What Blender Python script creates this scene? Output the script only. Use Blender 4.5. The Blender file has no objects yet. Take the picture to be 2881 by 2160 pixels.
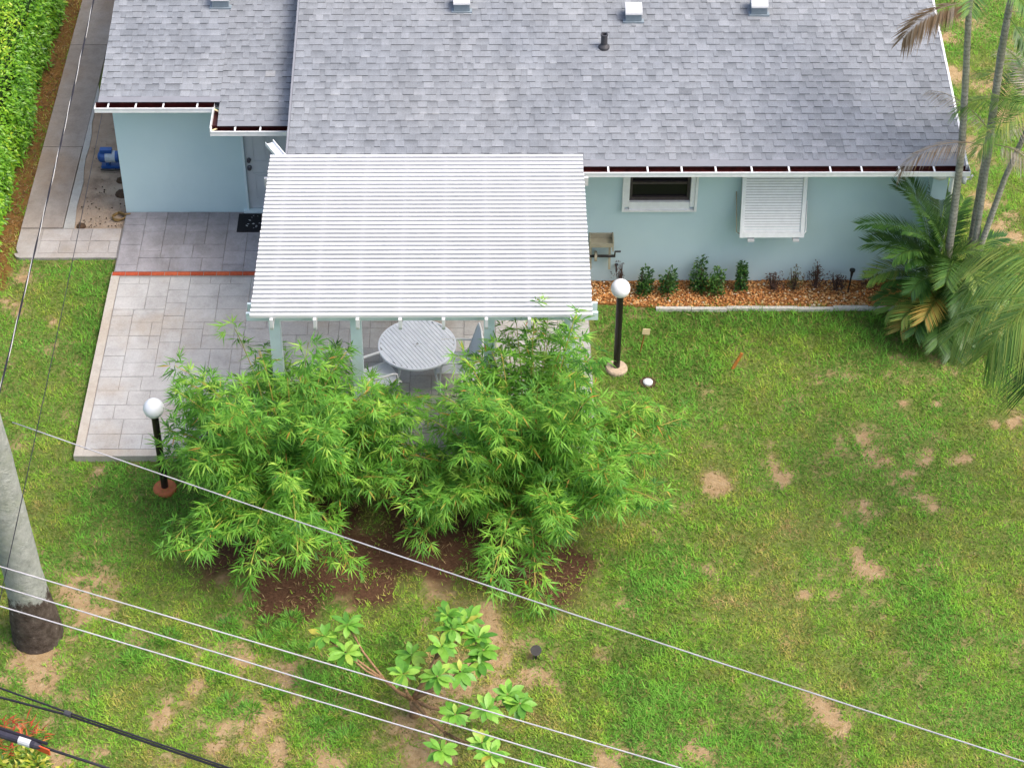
import bpy, math, random
import numpy as np
from mathutils import Vector, Matrix
random.seed(7); RNG = np.random.default_rng(11)
S = bpy.context.scene
COL = S.collection
R = math.radians

# ------------------------------------------------------------------ camera
def setup_camera():
    p, y, r = R(41.44534), R(1.04472), R(.50649)
    fw = Vector((math.sin(y)*math.cos(p), math.cos(y)*math.cos(p), -math.sin(p)))
    rt = Vector((math.cos(y), -math.sin(y), 0)); up = rt.cross(fw)
    rt2 = rt*math.cos(r)+up*math.sin(r); up2 = -rt*math.sin(r)+up*math.cos(r)
    cd = bpy.data.cameras.new('camera'); cam = bpy.data.objects.new('camera', cd); COL.objects.link(cam)
    m = Matrix((rt2, up2, -fw)).transposed().to_4x4(); m.translation = (0, 0, 21)
    cam.matrix_world = m
    cd.sensor_width = 36; cd.sensor_fit = 'HORIZONTAL'; cd.lens = 73.748; cd.clip_start = .5; cd.clip_end = 900
    S.camera = cam
setup_camera()

# ------------------------------------------------------------------ sky, sun, exposure
SUN_EL, SUN_AZ = 57, 106            # azimuth clockwise from +Y
w = bpy.data.worlds.new('World'); S.world = w; w.use_nodes = True
nt = w.node_tree; bg = nt.nodes['Background']
sky = nt.nodes.new('ShaderNodeTexSky'); sky.sky_type = 'NISHITA'; sky.sun_disc = False
sky.sun_elevation = R(SUN_EL); sky.sun_rotation = R(SUN_AZ); sky.dust_density = 5.5; sky.air_density = 1.0; sky.ozone_density = .6
nt.links.new(sky.outputs[0], bg.inputs[0]); bg.inputs[1].default_value = .15
sd = bpy.data.lights.new('sun', 'SUN'); sd.energy = .85; sd.angle = R(26); sd.color = (1, .985, .955)
so = bpy.data.objects.new('sun', sd); COL.objects.link(so)
sv = Vector((math.cos(R(SUN_EL))*math.sin(R(SUN_AZ)), math.cos(R(SUN_EL))*math.cos(R(SUN_AZ)), math.sin(R(SUN_EL))))
so.rotation_euler = sv.to_track_quat('Z', 'Y').to_euler(); so.location = (20, 30, 40)
S.view_settings.view_transform = 'Standard'; S.view_settings.look = 'None'; S.view_settings.gamma = 1
S.view_settings.exposure = 1.05
S.render.engine = 'CYCLES'

# ------------------------------------------------------------------ materials
def srgb(r, g, b):
    f = lambda c: (c/12.92 if c <= .04045 else ((c+.055)/1.055)**2.4)
    return (f(r/255), f(g/255), f(b/255), 1)
MATS = {}
class NB:
    def __init__(s, name):
        s.m = bpy.data.materials.new(name); s.m.use_nodes = True; s.t = s.m.node_tree
        s.n = s.t.nodes; s.b = s.n['Principled BSDF']; s.out = s.n['Material Output']; s._pos = None
        MATS[name] = s.m
    def new(s, ty, **k):
        n = s.n.new(ty)
        for a, v in k.items(): setattr(n, a, v)
        return n
    def link(s, a, b): s.t.links.new(a, b)
    def pos(s):
        if not s._pos: s._pos = s.new('ShaderNodeNewGeometry').outputs['Position']
        return s._pos
    def noise(s, scale, detail=4, rough=.6, stretch=None):
        n = s.new('ShaderNodeTexNoise'); n.inputs['Scale'].default_value = scale; n.inputs['Detail'].default_value = detail; n.inputs['Roughness'].default_value = rough
        if stretch:
            mp = s.new('ShaderNodeMapping'); mp.inputs['Scale'].default_value = stretch; s.link(s.pos(), mp.inputs[0]); s.link(mp.outputs[0], n.inputs[0])
        else: s.link(s.pos(), n.inputs[0])
        return n.outputs[0]
    def ramp(s, fac, stops, interp='LINEAR'):
        r = s.new('ShaderNodeValToRGB'); r.color_ramp.interpolation = interp; e = r.color_ramp.elements
        while len(e) < len(stops): e.new(.5)
        for el, (p, c) in zip(e, stops): el.position = p; el.color = c if not isinstance(c, (int, float)) else (c, c, c, 1)
        s.link(fac, r.inputs[0]); return r.outputs[0]
    def mix(s, fac, a, b, mode='MIX'):
        n = s.new('ShaderNodeMix', data_type='RGBA', blend_type=mode)
        for i, v in ((0, fac), (6, a), (7, b)):
            if isinstance(v, bpy.types.NodeSocket): s.link(v, n.inputs[i])
            else: n.inputs[i].default_value = v
        return n.outputs[2]
    def attr(s, name):
        n = s.new('ShaderNodeAttribute', attribute_name=name); return n.outputs['Fac']
    def rand(s): return s.new('ShaderNodeObjectInfo').outputs['Random']
    def math(s, op, a, b):
        n = s.new('ShaderNodeMath', operation=op)
        for i, v in enumerate((a, b)):
            if isinstance(v, bpy.types.NodeSocket): s.link(v, n.inputs[i])
            else: n.inputs[i].default_value = v
        return n.outputs[0]
    def color(s, c):
        if isinstance(c, bpy.types.NodeSocket): s.link(c, s.b.inputs['Base Color'])
        else: s.b.inputs['Base Color'].default_value = c
    def fin(s, rough=.8, spec=.3, bump=None, strength=.3, dist=.01, metal=0, trans=0, transcol=None, col=None):
        b = s.b; b.inputs['Roughness'].default_value = rough; b.inputs['Specular IOR Level'].default_value = spec; b.inputs['Metallic'].default_value = metal
        if col is not None: s.color(col)
        if bump is not None:
            n = s.new('ShaderNodeBump'); n.inputs['Strength'].default_value = strength; n.inputs['Distance'].default_value = dist
            s.link(bump, n.inputs['Height']); s.link(n.outputs[0], b.inputs['Normal'])
        if trans:
            t = s.new('ShaderNodeBsdfTranslucent'); mx = s.new('ShaderNodeMixShader'); mx.inputs[0].default_value = trans
            if isinstance(col, bpy.types.NodeSocket): s.link(col, t.inputs[0])
            else: t.inputs[0].default_value = col
            s.link(b.outputs[0], mx.inputs[1]); s.link(t.outputs[0], mx.inputs[2]); s.link(mx.outputs[0], s.out.inputs[0])
        return s.m

def simple(name, c, rough=.6, var=.12, scale=8, spec=.3, metal=0, bump=0, bscale=80):
    n = NB(name)
    lo = tuple(v*(1-var) for v in c[:3])+(1,); hi = tuple(min(1, v*(1+var*.6)) for v in c[:3])+(1,)
    col = n.ramp(n.noise(scale, 5), [(.3, lo), (.7, hi)])
    return n.fin(rough, spec, n.noise(bscale, 3) if bump else None, bump, .01, metal, col=col)

simple('white_paint', (.60, .605, .62, 1), .42, .05, 6)
n = NB('slat_paint'); n.fin(.42, .3, col=n.mix(1.0, n.ramp(n.noise(5, 6, .7), [(.3, (.575, .58, .59, 1)), (.7, (.615, .62, .635, 1))]), n.ramp(n.rand(), [(0, .95), (1, 1.03)]), 'MULTIPLY'))
simple('white_metal', (.80, .81, .82, 1), .38, .08, 10)
simple('pale_blue_paint', (.60, .71, .74, 1), .5, .06, 5)
simple('soffit_paint', (.66, .69, .68, 1), .6, .06, 5)
simple('gutter_inside', (.06, .011, .010, 1), .35, .5, 14)
simple('drip_metal', (.215, .222, .245, 1), .45, .08, 7)
simple('black_metal', (.012, .009, .010, 1), .4, .3, 20, .5)
simple('terracotta', (.42, .13, .05, 1), .8, .2, 14)
simple('base_concrete', (.46, .36, .26, 1), .85, .2, 16, bump=.3)
simple('globe_white', (.80, .81, .84, 1), .3, .04, 9)
simple('rust', (.30, .11, .03, 1), .8, .4, 25)
simple('cream_plastic', (.72, .58, .34, 1), .6, .1, 20)
simple('stake_wood', (.50, .19, .04, 1), .8, .35, 18)
simple('beige_plastic', (.36, .33, .24, 1), .55, .12, 12)
simple('dark_plastic', (.03, .028, .026, 1), .5, .3, 20)
simple('blue_paint', (.015, .085, .30, 1), .35, .2, 15, .5)
simple('grey_label', (.45, .50, .55, 1), .5, .15, 30)
simple('mat_rubber', (.012, .012, .015, 1), .9, .4, 40)
simple('mat_print', (.40, .41, .42, 1), .8, .2, 30)
simple('door_paint', (.50, .52, .54, 1), .5, .05, 5)
simple('knob_metal', (.10, .10, .11, 1), .3, .2, 20, metal=.8)
simple('hose_rubber', (.22, .14, .05, 1), .55, .35, 20)
simple('table_metal', (.78, .81, .86, 1), .4, .06, 9)
simple('sling_fabric', (.62, .66, .69, 1), .8, .08, 60)
simple('chair_frame', (.72, .73, .73, 1), .4, .06, 9)
simple('wire_grey', (.50, .48, .50, 1), .45, .2, 3)
simple('wire_black', (.022, .020, .028, 1), .5, .3, 3)
simple('wire_bare', (.62, .60, .57, 1), .35, .1, 4, metal=.3)
simple('splice_plastic', (.045, .042, .06, 1), .45, .3, 12)
simple('orange_tag', (.62, .10, .03, 1), .6, .15, 12)
simple('window_metal', (.07, .055, .055, 1), .45, .25, 12)
simple('dark_interior', (.006, .006, .008, 1), .9, .3, 5)
simple('pipe_grey', (.055, .055, .062, 1), .55, .2, 20)
simple('vent_front', (.20, .245, .28, 1), .5, .12, 14)
simple('vent_hood', (.50, .51, .53, 1), .45, .1, 14)
simple('edging_white', (.56, .54, .49, 1), .85, .2, 18, bump=.5, bscale=60)
simple('mortar', (.30, .27, .24, 1), .95, .15, 30)
n = NB('window_glass'); n.fin(.25, .25, col=(.012, .011, .012, 1))

n = NB('stucco')
c = n.ramp(n.noise(.9, 5), [(.3, (.50, .655, .69, 1)), (.7, (.55, .70, .73, 1))])
c = n.mix(n.ramp(n.noise(2.2, 6, .7, (1, 1, .35)), [(.55, 0), (.8, .35)]), c, (.46, .60, .63, 1))
n.fin(.85, .2, n.noise(95, 4), .35, .006, col=c)

def shingle_mat():
    n = NB('asphalt_shingle')
    t = n.attr('tint')
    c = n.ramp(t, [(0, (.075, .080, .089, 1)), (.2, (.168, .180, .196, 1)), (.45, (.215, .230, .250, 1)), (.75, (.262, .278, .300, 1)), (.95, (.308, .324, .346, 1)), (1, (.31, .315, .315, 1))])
    g = n.ramp(n.noise(55, 3, .8), [(.3, .80), (.7, 1.14)])
    c = n.mix(1.0, c, g, 'MULTIPLY')
    big = n.ramp(n.noise(.42, 5), [(.3, (.86, .88, .91, 1)), (.7, (1.07, 1.06, 1.04, 1))])
    st = n.ramp(n.noise(1.6, 6, .7, (2.2, .35, 1)), [(.38, .86), (.6, 1.03)]); c = n.mix(1.0, c, st, 'MULTIPLY')
    c = n.mix(1.0, c, big, 'MULTIPLY')
    n.fin(.95, .1, n.noise(130, 2), .4, .004, col=c)
shingle_mat()
simple('roof_underlay', (.085, .085, .095, 1), .95, .2, 10)

def concrete(name, a, b, stain, pale, jit=.12, sscale=.9):
    n = NB(name)
    c = n.ramp(n.noise(2.6, 7, .65), [(.28, a), (.72, b)])
    c = n.mix(n.ramp(n.noise(sscale, 5, .6), [(.48, 0), (.72, .75)]), c, stain)
    c = n.mix(n.ramp(n.noise(1.3, 6, .7, (1.4, .5, 1)), [(.52, 0), (.75, .55)]), c, pale)
    r = n.ramp(n.rand(), [(0, 1-jit), (1, 1+jit*.6)])
    c = n.mix(1.0, c, r, 'MULTIPLY')
    c = n.mix(1.0, c, n.ramp(n.noise(42, 4, .7), [(.3, .88), (.7, 1.07)]), 'MULTIPLY')
    c = n.mix(1.0, c, n.ramp(n.noise(6.5, 8, .8), [(.32, .84), (.5, 1.0), (.72, 1.06)]), 'MULTIPLY')
    n.fin(.8, .25, n.noise(14, 6, .7), .25, .01, col=c)
concrete('patio_stone', (.335, .326, .312, 1), (.45, .44, .425, 1), (.34, .285, .22, 1), (.49, .50, .50, 1), .045)
concrete('patio_border', (.36, .325, .275, 1), (.43, .395, .345, 1), (.33, .27, .20, 1), (.44, .42, .39, 1))
concrete('patio_dark', (.20, .19, .198, 1), (.33, .315, .33, 1), (.15, .14, .14, 1), (.38, .38, .42, 1), .06)
concrete('walk_stone', (.31, .285, .265, 1), (.40, .375, .355, 1), (.30, .24, .18, 1), (.42, .43, .44, 1))
concrete('walk_plain', (.245, .208, .178, 1), (.335, .295, .26, 1), (.27, .19, .125, 1), (.38, .355, .33, 1), sscale=.6)
concrete('walk_smooth', (.33, .325, .30, 1), (.40, .395, .37, 1), (.30, .25, .19, 1), (.45, .45, .43, 1))
concrete('slab_joint', (.235, .22, .205, 1), (.30, .28, .265, 1), (.24, .2, .16, 1), (.31, .31, .31, 1))
n = NB('brick_red')
c = n.ramp(n.rand(), [(0, (.30, .055, .022, 1)), (.5, (.42, .095, .04, 1)), (1, (.36, .065, .03, 1))])
n.fin(.9, .2, n.noise(50, 4), .3, .005, col=n.mix(1.0, c, n.ramp(n.noise(25, 5), [(.3, .75), (.7, 1.15)]), 'MULTIPLY'))
n = NB('sand')
c = n.ramp(n.noise(2.2, 8, .7), [(.30, (.15, .105, .075, 1)), (.48, (.31, .235, .17, 1)), (.72, (.42, .335, .25, 1))])
n.fin(.95, .1, n.noise(35, 6, .7), .6, .02, col=c)
simple('dirt_clod', (.075, .045, .026, 1), .95, .4, 30)
n = NB('gravel')
c = n.ramp(n.attr('tint'), [(0, (.30, .12, .04, 1)), (.3, (.58, .23, .065, 1)), (.6, (.66, .36, .13, 1)), (.85, (.72, .53, .28, 1)), (1, (.78, .70, .55, 1))])
n.fin(.8, .3, col=c)
n = NB('gravel_soil'); n.fin(.95, .1, n.noise(40, 5), .8, .02, col=n.ramp(n.noise(20, 6), [(.3, (.16, .07, .025, 1)), (.7, (.36, .16, .055, 1))]))

# ground and grass share the same ground-cover attributes
n = NB('lawn_soil')
th = n.ramp(n.noise(16, 8, .75), [(.28, (.075, .110, .022, 1)), (.5, (.145, .195, .045, 1)), (.75, (.26, .27, .09, 1))])
gr = n.ramp(n.noise(22, 6, .75), [(.3, (.065, .110, .020, 1)), (.7, (.17, .225, .055, 1))])
th = n.mix(n.ramp(n.attr('lush'), [(.2, 0), (.8, .9)]), th, gr)
dirt = n.ramp(n.noise(7, 9, .75), [(.25, (.22, .145, .07, 1)), (.5, (.38, .265, .14, 1)), (.8, (.50, .39, .245, 1))])
mul = n.ramp(n.noise(24, 8, .8), [(.3, (.050, .026, .016, 1)), (.6, (.12, .062, .036, 1)), (.8, (.22, .135, .08, 1))])
lit = n.ramp(n.noise(18, 8, .8), [(.3, (.10, .045, .018, 1)), (.5, (.21, .11, .035, 1)), (.75, (.30, .19, .07, 1))])
bf = n.math('ADD', n.attr('bare'), n.math('MULTIPLY', n.math('SUBTRACT', n.noise(13, 6, .8), .5), 1.1))
c = n.mix(n.ramp(bf, [(.08, 0), (.55, 1)]), th, dirt)
c = n.mix(n.ramp(n.attr('mulch'), [(.25, 0), (.7, 1)]), c, mul)
c = n.mix(n.ramp(n.attr('litter'), [(.2, 0), (.7, 1)]), c, lit)
n.fin(.95, .1, n.noise(45, 6, .8), .9, .03, col=c)
n = NB('grass_blade')
g = n.ramp(n.attr('hue'), [(0, (.36, .26, .11, 1)), (.22, (.29, .295, .055, 1)), (.45, (.215, .335, .036, 1)), (.70, (.165, .33, .030, 1)), (.9, (.135, .315, .033, 1)), (1, (.125, .305, .035, 1))])
g = n.mix(1.0, g, n.ramp(n.attr('tint'), [(0, .42), (.5, 1.0), (1, 1.45)]), 'MULTIPLY')
n.fin(.6, .2, trans=.25, col=g)

def leafmat(name, stops, rough=.5, trans=.3, spec=.35):
    n = NB(name); n.fin(rough, spec, trans=trans*1.25, col=n.ramp(n.attr('tint'), stops))
leafmat('bamboo_leaf', [(0, (.045, .155, .018, 1)), (.35, (.110, .305, .032, 1)), (.7, (.205, .45, .048, 1)), (.93, (.38, .58, .08, 1)), (.97, (.50, .36, .06, 1)), (1, (.50, .22, .05, 1))])
leafmat('bamboo_cane', [(0, (.16, .20, .03, 1)), (.5, (.33, .28, .06, 1)), (1, (.48, .36, .09, 1))], .45, 0)
leafmat('hedge_leaf', [(0, (.05, .16, .010, 1)), (.4, (.145, .36, .020, 1)), (.75, (.29, .53, .030, 1)), (1, (.52, .63, .05, 1))], .35, .25, .5)
leafmat('palm_leaf', [(0, (.025, .085, .018, 1)), (.4, (.075, .175, .030, 1)), (.7, (.17, .29, .050, 1)), (.9, (.31, .35, .07, 1)), (1, (.50, .26, .06, 1))], .4, .2, .5)
leafmat('dead_frond', [(0, (.13, .075, .034, 1)), (.4, (.27, .18, .10, 1)), (.7, (.40, .34, .27, 1)), (1, (.58, .53, .45, 1))], .8, .15, .2)
leafmat('shrub_leaf', [(0, (.02, .07, .012, 1)), (.5, (.05, .14, .022, 1)), (1, (.12, .24, .045, 1))], .4, .2, .45)
leafmat('dry_twig', [(0, (.055, .032, .026, 1)), (.5, (.13, .075, .055, 1)), (.8, (.17, .14, .055, 1)), (1, (.10, .15, .04, 1))], .8, .1)
leafmat('croton_leaf', [(0, (.05, .13, .012, 1)), (.5, (.17, .28, .02, 1)), (.8, (.46, .46, .04, 1)), (1, (.62, .55, .16, 1))], .4, .2)
leafmat('red_leaf', [(0, (.20, .02, .012, 1)), (.6, (.50, .05, .03, 1)), (1, (.55, .20, .05, 1))], .5, .2)
leafmat('straw', [(0, (.11, .062, .03, 1)), (.6, (.25, .155, .075, 1)), (1, (.44, .32, .16, 1))], .9, .1)
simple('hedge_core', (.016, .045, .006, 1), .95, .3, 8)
n = NB('tree_leaf')
c = n.ramp(n.rand(), [(0, (.09, .26, .03, 1)), (.3, (.15, .37, .045, 1)), (.75, (.23, .47, .06, 1)), (.94, (.32, .53, .08, 1)), (1, (.5, .42, .07, 1))])
n.fin(.4, .4, trans=.28, col=n.mix(1.0, c, n.ramp(n.noise(20, 3), [(.3, .82), (.7, 1.1)]), 'MULTIPLY'))
n = NB('tree_bark'); n.fin(.85, .2, n.noise(60, 5), .4, .006, col=n.ramp(n.noise(25, 5), [(.3, (.17, .095, .05, 1)), (.7, (.38, .24, .13, 1))]))

def trunk_mat(name, lo, hi, ring, mossy, base=None):
    n = NB(name)
    c = n.ramp(n.noise(9, 7, .75), [(.3, lo), (.7, hi)])
    wv = n.new('ShaderNodeTexWave', bands_direction='Z'); wv.inputs['Scale'].default_value = ring[0]; wv.inputs['Distortion'].default_value = ring[1]; wv.inputs['Detail'].default_value = 4; wv.inputs['Detail Scale'].default_value = 3
    n.link(n.pos(), wv.inputs[0])
    c = n.mix(1.0, c, n.ramp(wv.outputs[0], [(0, ring[2]), (.35, 1.0), (1, 1.05)]), 'MULTIPLY')
    c = n.mix(n.ramp(n.noise(3, 5), [(.5, 0), (.75, .5)]), c, mossy)
    if base:
        sp = n.new('ShaderNodeSeparateXYZ'); n.link(n.pos(), sp.inputs[0])
        h = n.math('ADD', sp.outputs[2], n.math('MULTIPLY', n.math('SUBTRACT', n.noise(5, 6, .75), .5), .9))
        c = n.mix(n.ramp(h, [(.80, 1), (.92, 0)]), c, n.ramp(n.noise(10, 6), [(.35, (.065, .048, .038, 1)), (.64, (.15, .12, .098, 1)), (.74, (.44, .41, .37, 1))]))
    n.fin(.9, .15, n.noise(16, 8, .8, (1, 1, 2)), 1.0, .06, col=c)
trunk_mat('royal_bark', (.30, .32, .29, 1), (.56, .58, .54, 1), (.35, 9, .95), (.36, .40, .27, 1), True)
trunk_mat('palm_bark', (.30, .29, .23, 1), (.62, .60, .52, 1), (4.5, 4.5, .72), (.38, .44, .24, 1))

# ------------------------------------------------------------------ mesh building
def finish(o, name, mat, parent=None, label=None, cat=None, group=None, kind=None, smooth=False):
    if mat: o.data.materials.append(MATS[mat])
    COL.objects.link(o)
    if parent: o.parent = parent
    tag(o, label, cat, group, kind)
    if smooth: o.data.polygons.foreach_set('use_smooth', [True]*len(o.data.polygons))
    return o
def tag(o, label=None, cat=None, group=None, kind=None):
    for k, v in (('label', label), ('category', cat), ('group', group), ('kind', kind)):
        if v: o[k] = v
    return o
def thing(name, loc, label, cat, group=None):
    o = bpy.data.objects.new(name, None); o.location = loc; COL.objects.link(o); o.empty_display_size = .1
    return tag(o, label, cat, group)
def rel(parent): return -Vector(parent.location) if parent else Vector((0, 0, 0))

class MB:
    """collects shapes in world coordinates; build() makes ONE mesh object"""
    def __init__(s): s.v = []; s.f = []; s.t = []
    def add(s, vs, fs, tint=.5):
        k = len(s.v); s.v += [tuple(v) for v in vs]; s.f += [tuple(i+k for i in f) for f in fs]; s.t += tint if isinstance(tint, list) else [tint]*len(fs); return s
    def box(s, x0, x1, y0, y1, z0, z1, tint=.5):
        return s.add([(x, y, z) for z in (z0, z1) for y in (y0, y1) for x in (x0, x1)],
                     [(0, 2, 3, 1), (4, 5, 7, 6), (0, 1, 5, 4), (2, 6, 7, 3), (0, 4, 6, 2), (1, 3, 7, 5)], tint)
    def bar(s, a, b, wd, ht, up=(0, 0, 1), tint=.5):
        a, b = Vector(a), Vector(b); d = (b-a).normalized(); u = Vector(up); sd = d.cross(u).normalized(); u = sd.cross(d)
        vs = [p+sd*sx*wd/2+u*sz*ht/2 for p in (a, b) for sz in (-1, 1) for sx in (-1, 1)]
        return s.add(vs, [(0, 1, 3, 2), (4, 6, 7, 5), (0, 4, 5, 1), (2, 3, 7, 6), (0, 2, 6, 4), (1, 5, 7, 3)], tint)
    def tube(s, pts, r, n=8, tint=.5, cap=True):
        pts = [Vector(p) for p in pts]; m = len(pts); rs = r if isinstance(r, (list, tuple)) else [r]*m
        vs = []; ref = Vector((.13, .97, .21))
        for i, p in enumerate(pts):
            d = (pts[min(i+1, m-1)]-pts[max(i-1, 0)]).normalized()
            if abs(d.dot(ref)) > .95: ref = Vector((.9, .1, -.3))
            a = d.cross(ref).normalized(); b = d.cross(a)
            for k in range(n):
                t = 2*math.pi*k/n; vs.append(p+(a*math.cos(t)+b*math.sin(t))*rs[i])
        fs = [(i*n+k, i*n+(k+1) % n, (i+1)*n+(k+1) % n, (i+1)*n+k) for i in range(m-1) for k in range(n)]
        if cap: fs += [tuple(range(n))[::-1], tuple((m-1)*n+k for k in range(n))]
        return s.add(vs, fs, tint)
    def lathe(s, c, prof, n=16, tint=.5):
        c = Vector(c); m = len(prof)
        vs = [c+Vector((r*math.cos(2*math.pi*k/n), r*math.sin(2*math.pi*k/n), z)) for r, z in prof for k in range(n)]
        fs = [(i*n+k, i*n+(k+1) % n, (i+1)*n+(k+1) % n, (i+1)*n+k) for i in range(m-1) for k in range(n)]
        fs += [tuple(range(n))[::-1], tuple((m-1)*n+k for k in range(n))]
        return s.add(vs, fs, tint)
    def prism(s, poly, z0, z1, tint=.5):
        n = len(poly); vs = [(x, y, z0) for x, y in poly]+[(x, y, z1) for x, y in poly]
        return s.add(vs, [tuple(range(n))[::-1], tuple(range(n, 2*n))]+[(i, (i+1) % n, n+(i+1) % n, n+i) for i in range(n)], tint)
    def build(s, name, mat, parent=None, label=None, cat=None, group=None, kind=None, smooth=False):
        me = bpy.data.meshes.new(name); d = rel_chain(parent)
        me.from_pydata([(x-d.x, y-d.y, z-d.z) for x, y, z in s.v], [], s.f)
        a = me.attributes.new('tint', 'FLOAT', 'CORNER'); a.data.foreach_set('value', [v for f, t in zip(s.f, s.t) for v in (t if isinstance(t, tuple) else (t,)*len(f))])
        me.update()
        return finish(bpy.data.objects.new(name, me), name, mat, parent, label, cat, group, kind, smooth)
def rel_chain(p):
    d = Vector((0, 0, 0))
    while p: d += p.location; p = p.parent
    return d

def nrm(a): return a/np.maximum(np.linalg.norm(a, axis=-1, keepdims=True), 1e-9)
def trimesh(name, V, T, tint, mat, parent=None, pt=None, **k):
    d = rel_chain(parent); V = V-np.array(d)[None]
    me = bpy.data.meshes.new(name); nv, nf = len(V), len(T)
    me.vertices.add(nv); me.vertices.foreach_set('co', V.astype(np.float32).ravel())
    me.loops.add(nf*3); me.loops.foreach_set('vertex_index', T.astype(np.int32).ravel())
    me.polygons.add(nf); me.polygons.foreach_set('loop_start', np.arange(0, nf*3, 3, dtype=np.int32))
    if tint is not None:
        a = me.attributes.new('tint', 'FLOAT', 'POINT'); a.data.foreach_set('value', tint.astype(np.float32))
    for nm, arr in (pt or {}).items():
        a = me.attributes.new(nm, 'FLOAT', 'POINT'); a.data.foreach_set('value', arr.astype(np.float32))
    me.update(calc_edges=True)
    return finish(bpy.data.objects.new(name, me), name, mat, parent, **k)
class LB:
    """a batch of leaves, five points and four triangles each"""
    def __init__(s): s.B = []; s.D = []; s.N = []; s.L = []; s.W = []; s.Q = []; s.T = []
    def leaf(s, b, d, n, L, W, droop, t):
        s.B.append(b); s.D.append(d); s.N.append(n); s.L.append(L); s.W.append(W); s.Q.append(droop); s.T.append(t)
    def many(s, b, d, n, L, W, q, t):
        s.B += list(b); s.D += list(d); s.N += list(n); s.L += list(L); s.W += list(W); s.Q += list(q); s.T += list(t)
    def build(s, name, mat, parent=None, mid=.45, fold=.18, **k):
        B = np.array(s.B, float); D = nrm(np.array(s.D, float)); N = np.array(s.N, float)
        L = np.array(s.L)[:, None]; W = np.array(s.W)[:, None]; Q = np.array(s.Q)[:, None]; n = len(B)
        sd = nrm(np.cross(D, N)); nn = np.cross(sd, D); dn = np.array([[0, 0, -1.]])
        M = B+D*L*mid+dn*L*Q*.25; l = M-sd*W/2+nn*W*fold; r = M+sd*W/2+nn*W*fold; t = B+D*L+dn*L*Q
        V = np.stack([B, l, M, r, t], 1).reshape(-1, 3); o = np.arange(n)[:, None]*5
        T = np.stack([o+np.array([[0, 3, 2]]), o+np.array([[0, 2, 1]]), o+np.array([[2, 3, 4]]), o+np.array([[2, 4, 1]])], 1).reshape(-1, 3)
        return trimesh(name, V, T, np.repeat(np.array(s.T), 5), mat, parent, **k)

def vnoise(x, y, seed=0):
    xi, yi = np.floor(x).astype(int), np.floor(y).astype(int); fx, fy = x-xi, y-yi
    fx, fy = fx*fx*(3-2*fx), fy*fy*(3-2*fy)
    def h(a, b):
        k = (a*374761393+b*668265263+seed*982451653) & 0xffffffff
        k = ((k ^ (k >> 13))*1274126177) & 0xffffffff
        return ((k ^ (k >> 16)) & 0xffff)/65535.
    return (h(xi, yi)*(1-fx)+h(xi+1, yi)*fx)*(1-fy)+(h(xi, yi+1)*(1-fx)+h(xi+1, yi+1)*fx)*fy
def fbm(x, y, sc, seed=0, oc=4):
    v = 0; a = .5; tot = 0
    for i in range(oc): v = v+a*vnoise(x*sc, y*sc, seed+i*17); tot += a; a *= .55; sc *= 2.03
    return v/tot

# ------------------------------------------------------------------ ground cover map (world metres)
BARE = [(-.73,16.92,.5),(-.57,17.79,.3),(-.34,18.15,.3),(.04,18.33,.3),(-.59,19.55,.3),(-.72,19.94,.25),(.09,18.83,.25),(-.01,19.02,.2),(-.99,20.01,.2),(-1.14,20.22,.2),(-5.34,19.38,.4),(-5.67,19.64,.3),(-5.72,18.13,.25),(-5.95,18.37,.2),(5.63,22.41,.22),(5.72,22.3,.15),(4.27,22.38,.12),(4.26,21.86,.17),(3.31,21.6,.2),(3.25,21.39,.15),(5.89,22.03,.13),(6.28,21.22,.17),(6.11,21.81,.15),(6.47,22.11,.1),(6.9,22.18,.15),(5.09,20.11,.15),(5.18,19.91,.15),(5.36,19.94,.12),(4.79,19.51,.1),(4.39,19.45,.12),(3.05,19.89,.15),(2.66,17.74,.17),(4.34,17.46,.2),(4.41,17.28,.2),(4.58,17.17,.18),(2.69,16.89,.3),(1.51,16.79,.2),(1.64,16.62,.25),(-4.07,17.4,.2),(-3.7,17.81,.15),(-2.99,16.99,.25),(-2.66,16.79,.25),(-3.19,18.29,.25),(-2.61,18.04,.25),(-2.53,18.29,.2),(-3.43,16.93,.2),(-2.07,16.64,.35),(.55,18.02,.15),(.92,17.96,.15),(1.59,18.45,.12),(-3.9,16.66,.2),(-2.84,17.45,.3),(7.61,22.94,.12),(7.94,22.98,.15),(5.13,21.02,.12),(5.48,21.01,.15),(6.78,23.34,.12),(6.24,23.35,.15),(2.35,23.46,.08),(-5.68,21.8,.12),(-4.86,21.36,.12),(-7.38,25.68,.2),(-7.37,26.3,.2),(-6.72,25.32,.12),(9.07,34.06,.2),(8.76,33.44,.15),(9.23,32.01,.4),(9.33,30.87,.3),(8.69,32.24,.25),(8.41,29.89,.4),(8.45,28.44,.3),(8.7,27.55,.3),(.13,17.73,.25),(-.9,20.42,.2),(-.9,17.3,.35)]
MULCH = [(-1.11,21.19,.4),(-1.0,20.77,.4),(-1.29,20.29,.5),(-1.78,20.22,.45),(-2.06,19.95,.45),(-2.82,19.63,.4),(-2.48,19.62,.4),(-.15,20.21,.4),(.33,19.8,.4),(.87,19.87,.3),(-2.36,19.23,.2),(.59,20.62,.5),(-3.29,20.64,.5),(-3.64,20.23,.4),(-.31,20.98,.5),(-2.31,20.99,.6),(-.62,20.05,.35),(-1.5,19.55,.35),(.95,19.6,.35),(-.9,20.5,.5),(1.3,20.0,.3),(-2.9,19.3,.25)]
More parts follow.
